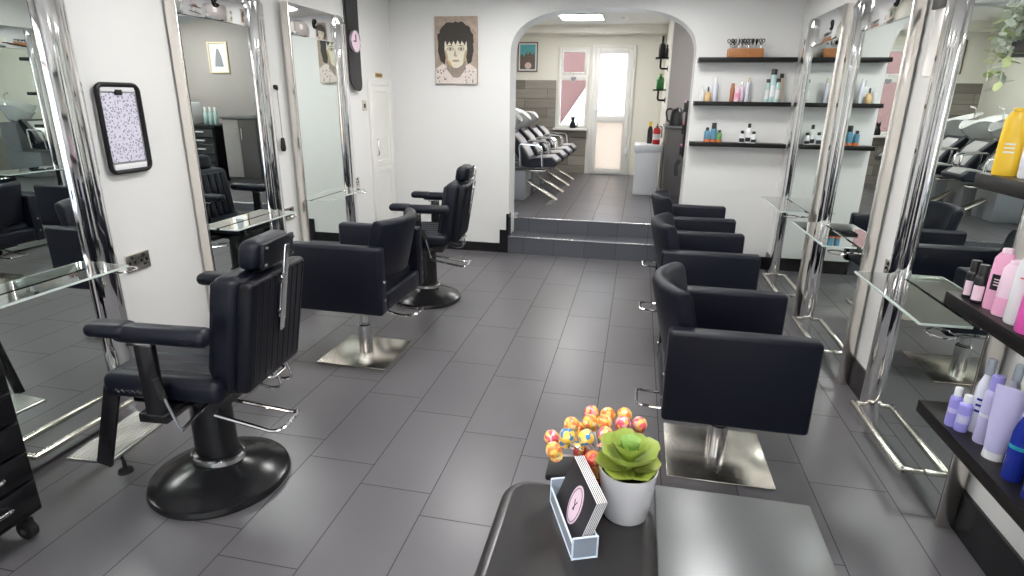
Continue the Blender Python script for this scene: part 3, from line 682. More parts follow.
for i in range(26):
    sx = rnd.choice((-1, 1)); u = sx * rnd.uniform(.09, .19); v = rnd.uniform(-.28, -.16)
    prism(b, ell(u, v, .006, .007, 6), lambda a, c: (a, -.032, c), lambda a, c: (a, -.0305, c))
obj('painted_spots', b, dark, t, False)

# ------------------------------------------------------------------ bottle maker
def bottle(label, loc, h, r, body, cap='whitep', shape='round', lab=None, group=None, rz=0, capf=.2, capr=.6, name='bottle', band=None):
    t = thing(name, label, 'bottle', loc, rz, group)
    hb = h * (1 - capf)
    if shape == 'round':
        b = B(); lathe(b, [(0, 0), (r * .93, 0), (r, .004), (r, hb * .86), (r * .93, hb * .93), (r * capr * .9, hb), (0, hb)], seg=24)
    elif shape == 'slope':
        b = B(); lathe(b, [(0, 0), (r * .93, 0), (r, .004), (r, hb * .72), (r * .85, hb * .84), (r * capr * .95, hb * .95), (r * capr * .8, hb), (0, hb)], seg=24)
    elif shape == 'oval':
        b = B(); lathe(b, [(0, 0), (r * .95, 0), (r, .005), (r * 1.02, hb * .5), (r * .96, hb * .88), (r * .6, hb * .98), (0, hb)], seg=28, sx=1, sy=.62)
    elif shape == 'tube':
        b = B(); n_ = 20; rings = []
        for z, a, c in ((0, .75, .62), (hb * .05, .8, .66), (hb * .5, 1, .5), (hb, 1.12, .06)):
            rings.append([b.verts.new((r * a * math.cos(2 * PI * k / n_), r * c * math.sin(2 * PI * k / n_), h * capf * .8 + z)) for k in range(n_)])
        for A, Q in zip(rings, rings[1:]):
            for k in range(n_): b.faces.new((A[k], A[(k + 1) % n_], Q[(k + 1) % n_], Q[k]))
        b.faces.new(rings[0][::-1]); b.faces.new(rings[-1])
    elif shape == 'box':
        b = B(); box(b, (-r, -r * .6, 0), (r, r * .6, hb), .006)
    obj('body', b, body, t, ang=50)
    b = B()
    if shape == 'tube': lathe(b, [(0, 0), (r * .78, 0), (r * .8, .004), (r * .76, h * capf * .82), (0, h * capf * .82)], seg=20, sy=.82)
    elif shape == 'box': box(b, (-r * .5, -r * .4, hb), (r * .5, r * .4, h), .003)
    else: lathe(b, [(r * capr * .5, hb - .004), (r * capr, hb - .002), (r * capr, h * .985), (r * capr * .9, h), (0, h)], seg=20)
    obj('cap', b, cap, t, ang=50)
    if lab:
        z0_, z1_ = lab[1] * hb, lab[2] * hb; b = B(); rr = r + .0008
        w = lab[3] if len(lab) > 3 else 1.2
        m_ = 12; pr_ = []
        sy = .62 if shape == 'oval' else 1
        for i in range(m_ + 1):
            a = -PI / 2 - w + 2 * w * i / m_
            if shape == 'box': pr_.append(((-1 + 2 * i / m_) * r * .8, -r * .6 - .0008))
            else: pr_.append((rr * math.cos(a) * (1.02 if shape == 'oval' else 1), rr * math.sin(a) * sy * (1.02 if shape == 'oval' else 1)))
        for i in range(m_):
            (xa, ya), (xb, yb_) = pr_[i], pr_[i + 1]
            b.faces.new([b.verts.new(p) for p in ((xa, ya, z0_), (xb, yb_, z0_), (xb, yb_, z1_), (xa, ya, z1_))])
        bmesh.ops.remove_doubles(b, verts=b.verts, dist=1e-5)
        lo = obj('label', b, lab[0], t)
        # print lines
        if len(lab) > 4:
            b = B(); hh_ = (z1_ - z0_)
            for q_ in range(lab[5] if len(lab) > 5 else 3):
                zc = z0_ + hh_ * (.3 + .18 * q_)
                for i in range(m_ // 2 - 3, m_ // 2 + 3):
                    (xa, ya), (xb, yb_) = pr_[i], pr_[i + 1]
                    f = 1.012
                    b.faces.new([b.verts.new(p) for p in ((xa * f, ya * f, zc), (xb * f, yb_ * f, zc), (xb * f, yb_ * f, zc + hh_ * .07), (xa * f, ya * f, zc + hh_ * .07))])
            obj('print', b, lab[4], lo)
    return t
col = lambda n, c, r=.3, **k: mat(n, c, r, **k)
M.update(lilac=col('lilac_plastic', (.36, .33, .80)), lilac2=col('pale_lilac_plastic', (.58, .56, .86)), navy=col('navy_plastic', (.012, .03, .30), .2), white=M['whitep'],
         palewhite=col('pearl_plastic', (.78, .80, .90)), teal=col('teal_print', (.02, .30, .42)), hot=col('hot_pink_plastic', (.85, .13, .50)), pinkb=col('pink_plastic', (.86, .42, .62)),
         palepink=col('pale_pink_plastic', (.88, .66, .78)), yel=col('yellow_plastic', (.90, .58, .04)), peach=col('peach_liquid', (.75, .52, .28)), copper=col('copper_plastic', (.45, .16, .08)),
         aqua=col('aqua_pale_plastic', (.52, .70, .68)), blueb=col('blue_liquid', (.10, .28, .42)), greenb=col('green_liquid', (.16, .35, .12)), orangeb=col('orange_liquid', (.75, .18, .05)), lime=col('lime_print', (.40, .75, .20)),
         beige=col('beige_plastic', (.70, .60, .42)), blackp=col('black_plastic', (.012, .012, .014), .3), redp=col('red_print', (.75, .08, .10)))

# ------------------------------------------------------------------ back wall shelves
def wshelf(z, x0, x1, label, d=.14):
    b = B(); box(b, (x0, YB - d, z - .035), (x1, YB, z), .003); tag(obj('floating_shelf', b, 'shelf'), label, 'shelf', 'black floating shelves on the back wall')
wshelf(1.852, .455, 1.24, 'black floating shelf on back wall, topmost, holding the wooden box')
wshelf(1.497, .455, 1.24, 'black floating shelf on back wall, middle, holding tall pale bottles')
wshelf(1.153, .455, 1.25, 'black floating shelf on back wall, lowest, holding small bottles')
SY = YB - .075
t = thing('comb_box', 'orange wooden box full of cutting tools on the top back shelf', 'box', (.83, SY, 1.852))
b = B(); box(b, (-.14, -.05, 0), (.14, -.042, .07), .003); box(b, (-.14, .042, 0), (.14, .05, .07), .003); box(b, (-.14, -.042, 0), (-.132, .042, .07), .003); box(b, (.132, -.042, 0), (.14, .042, .07), .003); box(b, (-.132, -.042, 0), (.132, .042, .008)); obj('body', b, 'wood', t)
b = B(); lathe(b, [(0, 0), (.006, .0), (.006, .004), (0, .004)], (.03, -.054, .03), 10); obj('knob', b, 'satin', t)
for i in range(9):
    s = thing('scissors', 'steel scissors standing handles up in the wooden box, ' + ('leftmost', 'second from left', 'third from left', 'fourth from left', 'in the middle', 'fourth from right', 'third from right', 'second from right', 'rightmost')[i], 'scissors', (.83 - .115 + i * .028, SY + (.015 if i % 2 else -.01), 1.862), 0, 'scissors in the wooden box')
    s.rotation_euler = (0, (i - 4) * .025, i * .7)
    b = B(); tube(b, [(0, 0, 0), (.002, 0, .09)], .0045, 6); tube(b, [(.004, 0, 0), (-.002, 0, .09)], .0045, 6); obj('blades', b, 'chromes', s)
    b = B()
    for q_ in (-1, 1):
        tube(b, [(q_ * .014 + .011 * math.cos(a), 0, .122 + .014 * math.sin(a)) for a in [k * PI / 6 for k in range(12)]], .0035, 6, closed=True); tube(b, [(0, 0, .085), (q_ * .01, 0, .11)], .004, 6)
    obj('handles', b, 'satin', s)
g1 = 'pale bottles on the middle back shelf'
bottle('white lotion bottle with slim neck at left end of middle back shelf', (.515, SY, 1.497), .135, .022, 'white', 'white', 'slope', capr=.4, rz=.2)
bottle('amber pump bottle with black top on middle back shelf', (.565, SY - .02, 1.497), .12, .027, 'peach', 'blackp', 'slope', capr=.28, capf=.3)
bottle('tall white spray bottle behind the amber pump bottle', (.585, SY + .03, 1.497), .18, .022, 'white', 'white', 'slope', capr=.4)
bottle('tall white bottle right of the amber pump bottle', (.622, SY + .01, 1.497), .195, .021, 'palewhite', 'white', 'slope', capr=.5)
bottle('copper coloured bottle in the middle of middle back shelf', (.765, SY, 1.497), .15, .018, 'copper', 'copper', 'round', capr=.8)
bottle('pink bottle with copper neighbour on middle back shelf', (.805, SY - .02, 1.497), .13, .024, 'palepink', 'palepink', 'round', lab=('pinkb', .2, .7, 1.0, 'redp'), capr=.5)
bottle('pale pink bottle with grey cap on middle back shelf', (.842, SY, 1.497), .155, .02, 'palepink', 'chromes', 'slope', capr=.45)
bottle('slim beige bottle with tan cap on middle back shelf', (.888, SY + .02, 1.497), .20, .016, 'palewhite', 'beige', 'round', capr=.6)
bottle('aqua bottle with black cap, left of three at right of middle back shelf', (1.045, SY - .01, 1.497), .185, .022, 'aqua', 'blackp', 'slope', capf=.14, capr=.7, lab=('white', .15, .6, 1.0))
bottle('tallest aqua bottle with black cap on middle back shelf', (1.085, SY, 1.497), .265, .03, 'aqua', 'blackp', 'slope', capf=.16, capr=.8, lab=('white', .2, .6, 1.0))
bottle('aqua bottle with black cap, right of the tallest one', (1.125, SY - .02, 1.497), .19, .022, 'aqua', 'blackp', 'slope', capf=.14, capr=.7, lab=('white', .15, .6, 1.0))
bottle('beige bottle with black cap at right end of middle back shelf', (1.155, SY + .03, 1.497), .23, .022, 'beige', 'blackp', 'slope', capf=.14, capr=.7)
bottle('small blue bottle with black cap at left of lowest back shelf', (.595, SY, 1.153), .125, .024, 'blueb', 'blackp', 'round', lab=('orangeb', .02, .25, 1.5), capr=.6)
bottle('taller blue bottle with large black cap on lowest back shelf', (.65, SY + .01, 1.153), .165, .026, 'blueb', 'blackp', 'round', lab=('orangeb', .02, .2, 1.5), capf=.3, capr=.8)
bottle('small green bottle with black cap on lowest back shelf', (.70, SY, 1.153), .105, .022, 'greenb', 'blackp', 'round', lab=('orangeb', .02, .25, 1.5), capr=.6)
bottle('squat white jar with black lid on lowest back shelf', (.89, SY, 1.153), .105, .026, 'white', 'blackp', 'box', lab=('blackp', .1, .5), capf=.25)
bottle('white bottle with black cap, tallest on right of lowest back shelf', (.945, SY + .01, 1.153), .165, .027, 'white', 'blackp', 'slope', lab=('blackp', .1, .35, 1.0), capr=.5)
bottle('white bottle with black cap at right end of lowest back shelf', (.985, SY - .01, 1.153), .10, .024, 'white', 'blackp', 'slope', lab=('blackp', .1, .4, 1.0), capr=.6)

# ------------------------------------------------------------------ retail shelves on the right wall, near the camera
RY0 = .35; RY1 = 1.968; RXF = .97
for z, lb in ((.573, 'black retail shelf, lowest, holding the lilac and navy bottles'), (.95, 'black retail shelf holding the pink bottles'), (1.313, 'black retail shelf holding the yellow bottles'), (1.666, 'black retail shelf above head height under the trailing plant')):
    b = B(); box(b, (RXF, RY0, z - .042), (XR, RY1, z), .003); tag(obj('retail_shelf', b, 'shelf'), lb, 'shelf', 'black retail shelves on the right wall')
zl, zm, zu = .573, .95, 1.313
b_ = bottle
# lowest shelf
b_('small lilac bottle with white cap at far end of lowest retail shelf', (0.993, 1.810, zl), 0.126, 0.0155, 'lilac', 'white', 'round', lab=('lilac2', .45, .6, 1.0), rz=-.5, capr=.62)
b_('small lilac bottle with white cap, second on lowest retail shelf', (1.008, 1.783, zl), 0.116, 0.0175, 'lilac', 'white', 'round', lab=('lilac2', .3, .6, 1.0, 'white'), rz=-.5, capr=.6)
b_('pearl spray bottle with clear top and dark lettering on lowest retail shelf', (1.047, 1.790, zl), 0.233, 0.0201, 'palewhite', 'clear', 'slope', lab=('palewhite', .2, .75, 1.2, 'navy'), rz=-.5, capr=.55)
b_('pale lilac bottle behind the lilac tube on lowest retail shelf', (1.035, 1.725, zl), 0.209, 0.0208, 'lilac2', 'lilac', 'round', lab=('palewhite', .5, .56, 1.3), rz=-.5, capr=.75)
b_('clear topped pearl bottle at the back of lowest retail shelf', (1.100, 1.760, zl), 0.233, 0.0201, 'palewhite', 'clear', 'slope', rz=-.5, capr=.55)
b_('large lilac squeeze tube standing on its white cap, lowest retail shelf', (1.022, 1.640, zl), 0.219, 0.0309, 'lilac2', 'white', 'tube', rz=-.75, capf=.13)
b_('lilac bottle with white cap behind the lilac tube', (1.081, 1.640, zl), 0.214, 0.0215, 'lilac2', 'white', 'round', rz=-.5, capr=.8)
b_('navy bottle with white cap on lowest retail shelf, beside lilac tube', (1.019, 1.545, zl), 0.219, 0.0235, 'navy', 'white', 'slope', lab=('teal', .5, .56, 1.3), rz=-.6, capr=.62, capf=.17)
b_('navy bottle with white base at the right edge of lowest retail shelf', (1.022, 1.460, zl), 0.200, 0.0242, 'navy', 'white', 'slope', lab=('teal', .45, .52, 1.3), rz=-.6, capr=.62, capf=.15)
b_('navy bottle beyond the two front ones, back of lowest shelf', (1.081, 1.550, zl), 0.205, 0.0235, 'navy', 'white', 'slope', rz=-.6, capr=.62)
# middle shelf
b_('small black bottle with pink label, first on the pink retail shelf', (1.004, 1.911, zm), 0.114, 0.0171, 'blackp', 'blackp', 'round', lab=('palepink', .12, .65, .8), rz=-.6, capr=.75, capf=.27)
b_('small black bottle with pink label, second on the pink retail shelf', (1.002, 1.862, zm), 0.114, 0.0171, 'blackp', 'blackp', 'round', lab=('palepink', .12, .65, .8), rz=-.6, capr=.75, capf=.27)
b_('flat pink bottle with black label on the pink retail shelf', (1.018, 1.807, zm), 0.176, 0.0270, 'pinkb', 'palepink', 'oval', lab=('blackp', .35, .62, .55, 'palepink'), rz=-.9, capr=.5, capf=.06)
b_('tall black bottle at the back of the pink retail shelf', (1.091, 1.827, zm), 0.218, 0.0198, 'blackp', 'blackp', 'slope', rz=-.6, capr=.6)
b_('pale pink bottle with bright base on the pink retail shelf', (1.013, 1.751, zm), 0.157, 0.0252, 'palepink', 'palepink', 'oval', lab=('pinkb', .02, .35, 1.4), rz=-.8, capr=.5, capf=.05)
b_('pink spray bottle with clear cap on the pink retail shelf', (1.064, 1.737, zm), 0.257, 0.0270, 'pinkb', 'clear', 'slope', lab=('hot', .75, .86, 1.6), rz=-.6, capr=.7, capf=.22)
b_('white bottle with red lettering and green spot on the pink retail shelf', (1.018, 1.692, zm), 0.237, 0.0306, 'white', 'white', 'slope', lab=('white', .55, .8, .9, 'redp', 1), rz=-.7, capr=.7, capf=.15)
b_('hot pink bottle with red lettering at right of the pink retail shelf', (1.008, 1.622, zm), 0.233, 0.0315, 'hot', 'white', 'slope', lab=('pinkb', .62, .78, .9, 'redp', 1), rz=-.7, capr=.7, capf=.15)
b_('hot pink bottle at the right edge of the pink retail shelf', (1.004, 1.541, zm), 0.190, 0.0306, 'hot', 'palepink', 'round', rz=-.7, capr=.7)
# top shelf, yellow packs
b_('tall yellow tube with white label at far end of yellow retail shelf', (1.008, 1.905, zu), 0.180, 0.0289, 'yel', 'yel', 'oval', lab=('yel', .25, .6, .8, 'white'), rz=-.6, capf=.04, capr=.5)
b_('white and yellow bottle at right edge of yellow retail shelf', (1.037, 1.838, zu), 0.211, 0.0289, 'white', 'yel', 'round', lab=('palewhite', .15, .8, 1.4, 'grey'), rz=-.6, capf=.1, capr=.8)
b_('yellow bottle past the white one on the yellow retail shelf', (1.037, 1.761, zu), 0.211, 0.0289, 'yel', 'yel', 'round', lab=('white', .2, .6, 1.0), rz=-.6, capf=.1, capr=.8)

# poster rail on right wall between mirrors
t = thing('poster_hanger', 'black rail holding a pale glossy sheet on right wall between mirrors', 'poster', (XR, 3.1, 1.92))
b = B(); box(b, (-.022, -.13, -.02), (-.0, .11, .025), .004); obj('rail', b, 'blackp', t)
b = B(); box(b, (-.006, -.12, -.30), (-.002, .10, -.02)); obj('sheet', b, mat('glossy_pale_sheet', (.72, .70, .69), .08, coat=1.0), t)

# trailing plant
t = thing('trailing_plant', 'pale trailing plant spilling down at upper right over the top retail shelf', 'plant', (1.12, 1.84, 1.667))
b = B(); lathe(b, [(0, 0), (.05, 0), (.068, .10), (.072, .11), (.064, .112), (.058, .09), (0, .09)], seg=24); obj('pot', b, 'grey', t)
rnd = random.Random(11)
for k in range(11):
    a = rnd.uniform(1.9, 3.9) if k < 8 else rnd.uniform(0, 6.28); L_ = rnd.uniform(.19, .23) if k in (0, 3, 5) else rnd.uniform(.08, .17)
    pts = [(0, 0, .10)]; out_ = rnd.uniform(.16, .22)
    for i in range(1, 12):
        s = i / 11; rr_ = out_ * min(1, s * 3.2); z = .10 + .05 * math.sin(min(1, s * 3) * PI) - max(0, s - .22) * L_ * 1.25
        pts.append((rr_ * math.cos(a) + rnd.uniform(-.006, .006), rr_ * math.sin(a) + rnd.uniform(-.006, .006), z))
    b = B(); tube(b, pts, .0015, 5); vine = obj('vine', b, 'euca', t)
    b = B()
    for i in range(2, 12):
        for q_ in range(3):
            f = rnd.random(); p = Vector(pts[i - 1]).lerp(Vector(pts[i]), f)
            d = Vector((rnd.uniform(-1, 1), rnd.uniform(-1, 1), rnd.uniform(-.5, .3))).normalized(); ll = rnd.uniform(.026, .042); w = ll * .3
            sd = d.cross(Vector((0, 0, 1))).normalized()
            m_ = [p, p + d * ll * .35 + sd * w, p + d * ll * .8 + sd * w * .7, p + d * ll, p + d * ll * .8 - sd * w * .7, p + d * ll * .35 - sd * w]
            up_ = Vector((0, 0, .001)); vs = [b.verts.new(x) for x in m_]; b.faces.new(vs); vs2 = [b.verts.new(x - up_) for x in m_]; b.faces.new(vs2[::-1])
    lf = obj('leaves', b, 'euca' if k % 3 else 'euca2', vine, False); 

# ------------------------------------------------------------------ desk in the foreground
ZD = .92
t = thing('reception_desk', 'black reception desk with softly rounded edge in the foreground', 'desk', (-.05, .45, 0))
b = B()
def rrect(x0, x1, y0, y1, r, n=8):
    p = []
    for (cx_, cy_, a0) in ((x1 - r, y1 - r, 0), (x0 + r, y1 - r, PI / 2), (x0 + r, y0 + r, PI), (x1 - r, y0 + r, 3 * PI / 2)):
        for k in range(n + 1):
            a = a0 + k / n * PI / 2; p.append((cx_ + r * math.cos(a), cy_ + r * math.sin(a)))
    return p
prism(b, rrect(-.117, .116, -.22, .345, .045), lambda u, v: (u, v, ZD - .05), lambda u, v: (u, v, ZD))
o = obj('worktop', b, 'desk', t, ang=40); md = o.modifiers.new('bevel', 'BEVEL'); md.width = .018; md.segments = 5; md.limit_method = 'ANGLE'; md.angle_limit = math.radians(60)
b = B(); prism(b, rrect(-.10, .10, -.2, .325, .04), lambda u, v: (u, v, 0), lambda u, v: (u, v, ZD - .05)); obj('cabinet_body', b, 'satin', t, ang=40)
t = thing('side_counter', 'grey brushed counter joined to right side of the black desk', 'counter', (.185, .45, 0))
b = B(); box(b, (-.117, -.22, ZD - .042), (.118, .388, ZD - .012), .003); obj('worktop', b, 'greydesk', t)
b = B(); box(b, (-.11, -.2, 0), (.105, .37, ZD - .042), .004); obj('cabinet_body', b, 'satin', t)
# plant pot with succulent
t = thing('succulent_plant', 'green succulent in a white pot on the black desk', 'plant', (.022, .742, ZD))
b = B(); lathe(b, [(0, 0), (.030, 0), (.033, .003), (.042, .078), (.0425, .080), (.0405, .080), (.038, .066), (0, .066)], seg=40); obj('pot', b, 'pot', t, ang=50)
b = B(); lathe(b, [(0, .070), (.020, .0695), (.038, .067)], seg=24); obj('soil', b, 'soil', t)
def leaf(bm, az, el, L, w, base):
    rings = []; n1 = 9
    ca, sa = math.cos(az), math.sin(az)
    for i in range(n1):
        s = i / (n1 - 1); wd = w * (math.sin(PI * min(1, s * .55 + .10)) ** .9) * (1 if s < .7 else max(.06, math.sqrt(max(0, 1 - ((s - .7) / .3) ** 2))))
        r_ = L * s * math.cos(el) ; z = L * s * math.sin(el) + L * .25 * s * s
        th = .0035 * (1 - s * .7); cup = wd * .32
        row = []
        for (u, hh_) in ((-1, cup), (-.5, cup * .3), (0, 0), (.5, cup * .3), (1, cup)):
            row.append((r_, u * wd, z + hh_))
        lo = [(r_, u * wd * .95, z + hh_ - th) for (u, hh_) in ((1, cup), (.5, cup * .3), (0, -th), (-.5, cup * .3), (-1, cup))]
        rings.append([bm.verts.new((base[0] + x * ca - y * sa, base[1] + x * sa + y * ca, base[2] + zz)) for x, y, zz in row + lo])
    for A, Q in zip(rings, rings[1:]):
        m_ = len(A)
        for k in range(m_): bm.faces.new((A[k], A[(k + 1) % m_], Q[(k + 1) % m_], Q[k]))
    bm.faces.new(rings[0][::-1]); bm.faces.new(rings[-1])
for ring_i, (cnt, el, L_, w_, mz, zz) in enumerate(((6, .02, .048, .0215, 'leafo', .076), (6, .36, .046, .020, 'leaf', .083), (6, .74, .038, .0155, 'leaf', .089), (5, 1.05, .027, .0105, 'leafc', .095), (4, 1.32, .017, .006, 'leafc', .098))):
    for k in range(cnt):
        b = B(); leaf(b, 2 * PI * k / cnt + ring_i * .4 + .1, el + random.uniform(-.06, .06), L_ * random.uniform(.93, 1.07), w_, (0, 0, zz)); obj('leaf', b, mz, t, ang=80)
b = B(); lathe(b, [(0, .066), (.008, .067), (.006, .10), (0, .104)], seg=10); obj('stem', b, 'leafo', t)
# business card holder, turned so the cards run away from the camera
HX, HY, HR = -.050, .693, PI / 2 + .38
t = thing('card_holder', 'clear plastic holder standing on the black desk around the business cards', 'card holder', (HX, HY, ZD), HR)
# local: x along card length, y thickness (towards +y = left/camera side)
b = B(); hl, ht = .060, .017
box(b, (-hl, -ht, 0), (hl, ht, .003), .001, 1); box(b, (-hl, ht - .002, 0), (hl, ht, .026), .001, 1); box(b, (-hl, -ht, 0), (hl, -ht + .002, .030), .001, 1)
box(b, (-hl, -ht, 0), (-hl + .002, ht, .034), .001, 1); box(b, (hl - .002, -ht, 0), (hl, ht, .040), .001, 1); obj('tray', b, 'clear', t)
b = B()
for (a_, c_) in (((-hl, ht, .026), (hl, ht, .026)), ((-hl, -ht, .030), (hl, -ht, .030)), ((-hl, ht, .034), (-hl, -ht, .034)), ((hl, ht, .04), (hl, -ht, .04)), ((-hl, ht, 0), (-hl, ht, .034)), ((-hl, ht, .001), (hl, ht, .001)), ((-hl, -ht, 0), (-hl, -ht, .034)), ((-hl, -ht, .001), (-hl, ht, .001)), ((hl, ht, 0), (hl, ht, .04))):
    tube(b, [a_, c_], .0014, 6)
obj('rim', b, 'clearedge', t)
def lean_(b, yy):
    for v in b.verts: v.co.y -= (v.co.z - .004) * .36
for i in range(6):
    yy = .012 - i * .0026
    cdt = thing('business_card', 'black business card with pale oval print, front of the stack in the clear holder' if i == 0 else 'business card with white edges in clear holder, ' + ('', 'directly behind the front one', 'third from the front', 'fourth from the front', 'second from the back', 'at the back beside the white pot')[i], 'card', (HX, HY, ZD), HR, None if i == 0 else 'business cards behind the front card')
    b = B(); box(b, (-.054, yy - .0010, .004), (.054, yy + .0008, .080), .0003, 1); lean_(b, yy); obj('card', b, 'cardw', cdt, False)
    b = B(); box(b, (-.054, yy + .0008, .004), (.054, yy + .0012, .080)); lean_(b, yy); obj('black_face', b, 'cardb', cdt, False)
    if i == 0:
        b = B(); prism(b, ell(-.006, .043, .020, .027, 36), lambda u, v: (u, yy + .0013, v), lambda u, v: (u, yy + .0017, v)); lean_(b, yy); fo = obj('oval_print', b, 'pinkcard', cdt, False)
        b = B(); tube(b, [(-.006 + .0165 * math.cos(a), yy + .0019, .043 + .0235 * math.sin(a)) for a in [k * PI / 14 for k in range(28)]], .0005, 4, closed=True)
        tube(b, [(-.010, yy + .0019, .050), (-.006, yy + .0019, .042), (-.004, yy + .0019, .035)], .0008, 4); tube(b, [(-.001, yy + .0019, .049), (-.006, yy + .0019, .042), (-.008, yy + .0019, .036)], .0008, 4); lean_(b, yy); obj('emblem', b, 'cardb', fo)
# lollipops in a black stand behind
t = thing('lollipop_stand', 'black lollipop stand behind the card holder on the desk', 'stand', (-.02, .80, ZD))
b = B(); box(b, (-.085, -.01, -.0), (.075, .055, .012), .004); lathe(b, [(0, .012), (.034, .012), (.040, .045), (.036, .045), (0, .04)], (.0, .02, 0), 24); obj('block', b, 'satin', t)
def wrapper(name, c1, c2, c3):
    m = mat(name, c1, .28, coat=.4); k = NT(m); tc = k.n('ShaderNodeTexCoord')
    v = k.n('ShaderNodeTexVoronoi'); v.inputs['Scale'].default_value = 170; k.l(tc.outputs['Object'], v.inputs['Vector'])
    cr = k.n('ShaderNodeValToRGB'); cr.color_ramp.interpolation = 'CONSTANT'; e = cr.color_ramp.elements
    e[0].color = (*c1, 1); e[1].position = .45; e[1].color = (*c2, 1); x = cr.color_ramp.elements.new(.75); x.color = (*c3, 1)
    sp = k.n('ShaderNodeSeparateColor'); k.l(v.outputs['Color'], sp.inputs[0]); k.l(sp.outputs[0], cr.inputs[0]); k.l(cr.outputs[0], k.b.inputs['Base Color']); return m
WR = [wrapper('yellow_orange_wrapper', (.90, .55, .10), (.85, .22, .06), (.92, .75, .4)), wrapper('pink_red_wrapper', (.75, .10, .16), (.90, .55, .15), (.88, .45, .5)), wrapper('yellow_blue_wrapper', (.90, .60, .08), (.05, .22, .55), (.92, .7, .2)), wrapper('red_wrapper', (.60, .06, .05), (.80, .30, .10), (.75, .15, .12))]
wn_ = ['yellow and orange wrapper', 'pink and red wrapper', 'yellow and blue wrapper', 'red wrapper']
protos = {}
LP = ['leftmost and lowest of the bunch', 'just above the leftmost yellow one', 'left of the two with blue twists', 'upper left of the bunch', 'right of the two with blue twists', 'above the two blue twisted ones', 'beside the blue twisted ones, nearer the plant',
      'back row, left end', 'back row, second from left', 'in the centre of the bunch', 'back row, above the succulent', 'back row, right end over the succulent', 'left edge of the succulent, high up', 'half hidden behind the succulent', 'under the blue twisted ones', 'between cards and white pot, upper',
      'between cards and white pot, middle', 'between cards and white pot, lowest', 'deep in the bunch behind the cards', 'behind the upper left one']
pos = [(-.088, .752, 1.008, 0), (-.096, .79, 1.004, 1), (-.071, .772, 1.022, 2), (-.068, .806, 1.022, 0), (-.042, .772, 1.024, 2), (-.040, .81, 1.028, 0), (-.014, .782, 1.026, 1), (-.040, .845, 1.024, 1), (-.014, .845, 1.024, 0), (-.018, .81, 1.03, 0),
       (.012, .85, 1.024, 0), (.036, .83, 1.022, 1), (.010, .815, 1.028, 1), (.05, .80, 1.004, 0), (-.030, .755, 1.0, 3), (-.020, .765, .985, 0), (-.034, .765, .972, 3), (-.024, .77, .962, 3), (-.05, .79, .985, 3), (-.058, .83, 1.0, 0)]
for i, (x, y, z, w) in enumerate(pos):
    z -= .004
    bx, by = -.02 + (x + .02) * .25, .82 + (y - .81) * .25
    lab_ = 'lollipop in %s, %s' % (wn_[w], LP[i])
    if w not in protos:
        p = thing('lollipop', lab_, 'lollipop', (x, y, z), 0, 'lollipops in ' + wn_[w])
        b = B(); lathe(b, [(0, -.0125), (.006, -.0115), (.0105, -.0065), (.0125, 0), (.0105, .0065), (.006, .0112), (0, .0125)], seg=18)
        for v in b.verts: v.co *= 1.0 + random.uniform(-.03, .03)
        obj('sweet', b, WR[w], p, ang=80)
        b = B(); lathe(b, [(.0075, -.009), (.0045, -.0125), (.0105, -.019), (.0035, -.0145)], seg=10); obj('wrapper_twist', b, WR[w], p)
        protos[w] = p
    else:
        p = dup(protos[w], (x, y, z), random.uniform(0, 6), lab_, 'lollipops in ' + wn_[w])
        for ch in list(p.children):
            if ch.name.startswith('stick'): bpy.data.objects.remove(ch)
    p.rotation_euler = (random.uniform(-.5, .5), random.uniform(-.5, .5), random.uniform(0, 6))
    inv = (Matrix.Translation(p.location) @ p.rotation_euler.to_matrix().to_4x4()).inverted()
    b = B(); tube(b, [inv @ Vector((x, y, z - .009)), inv @ Vector((bx, by, .965))], .0016, 6); obj('stick', b, 'cardw', p)

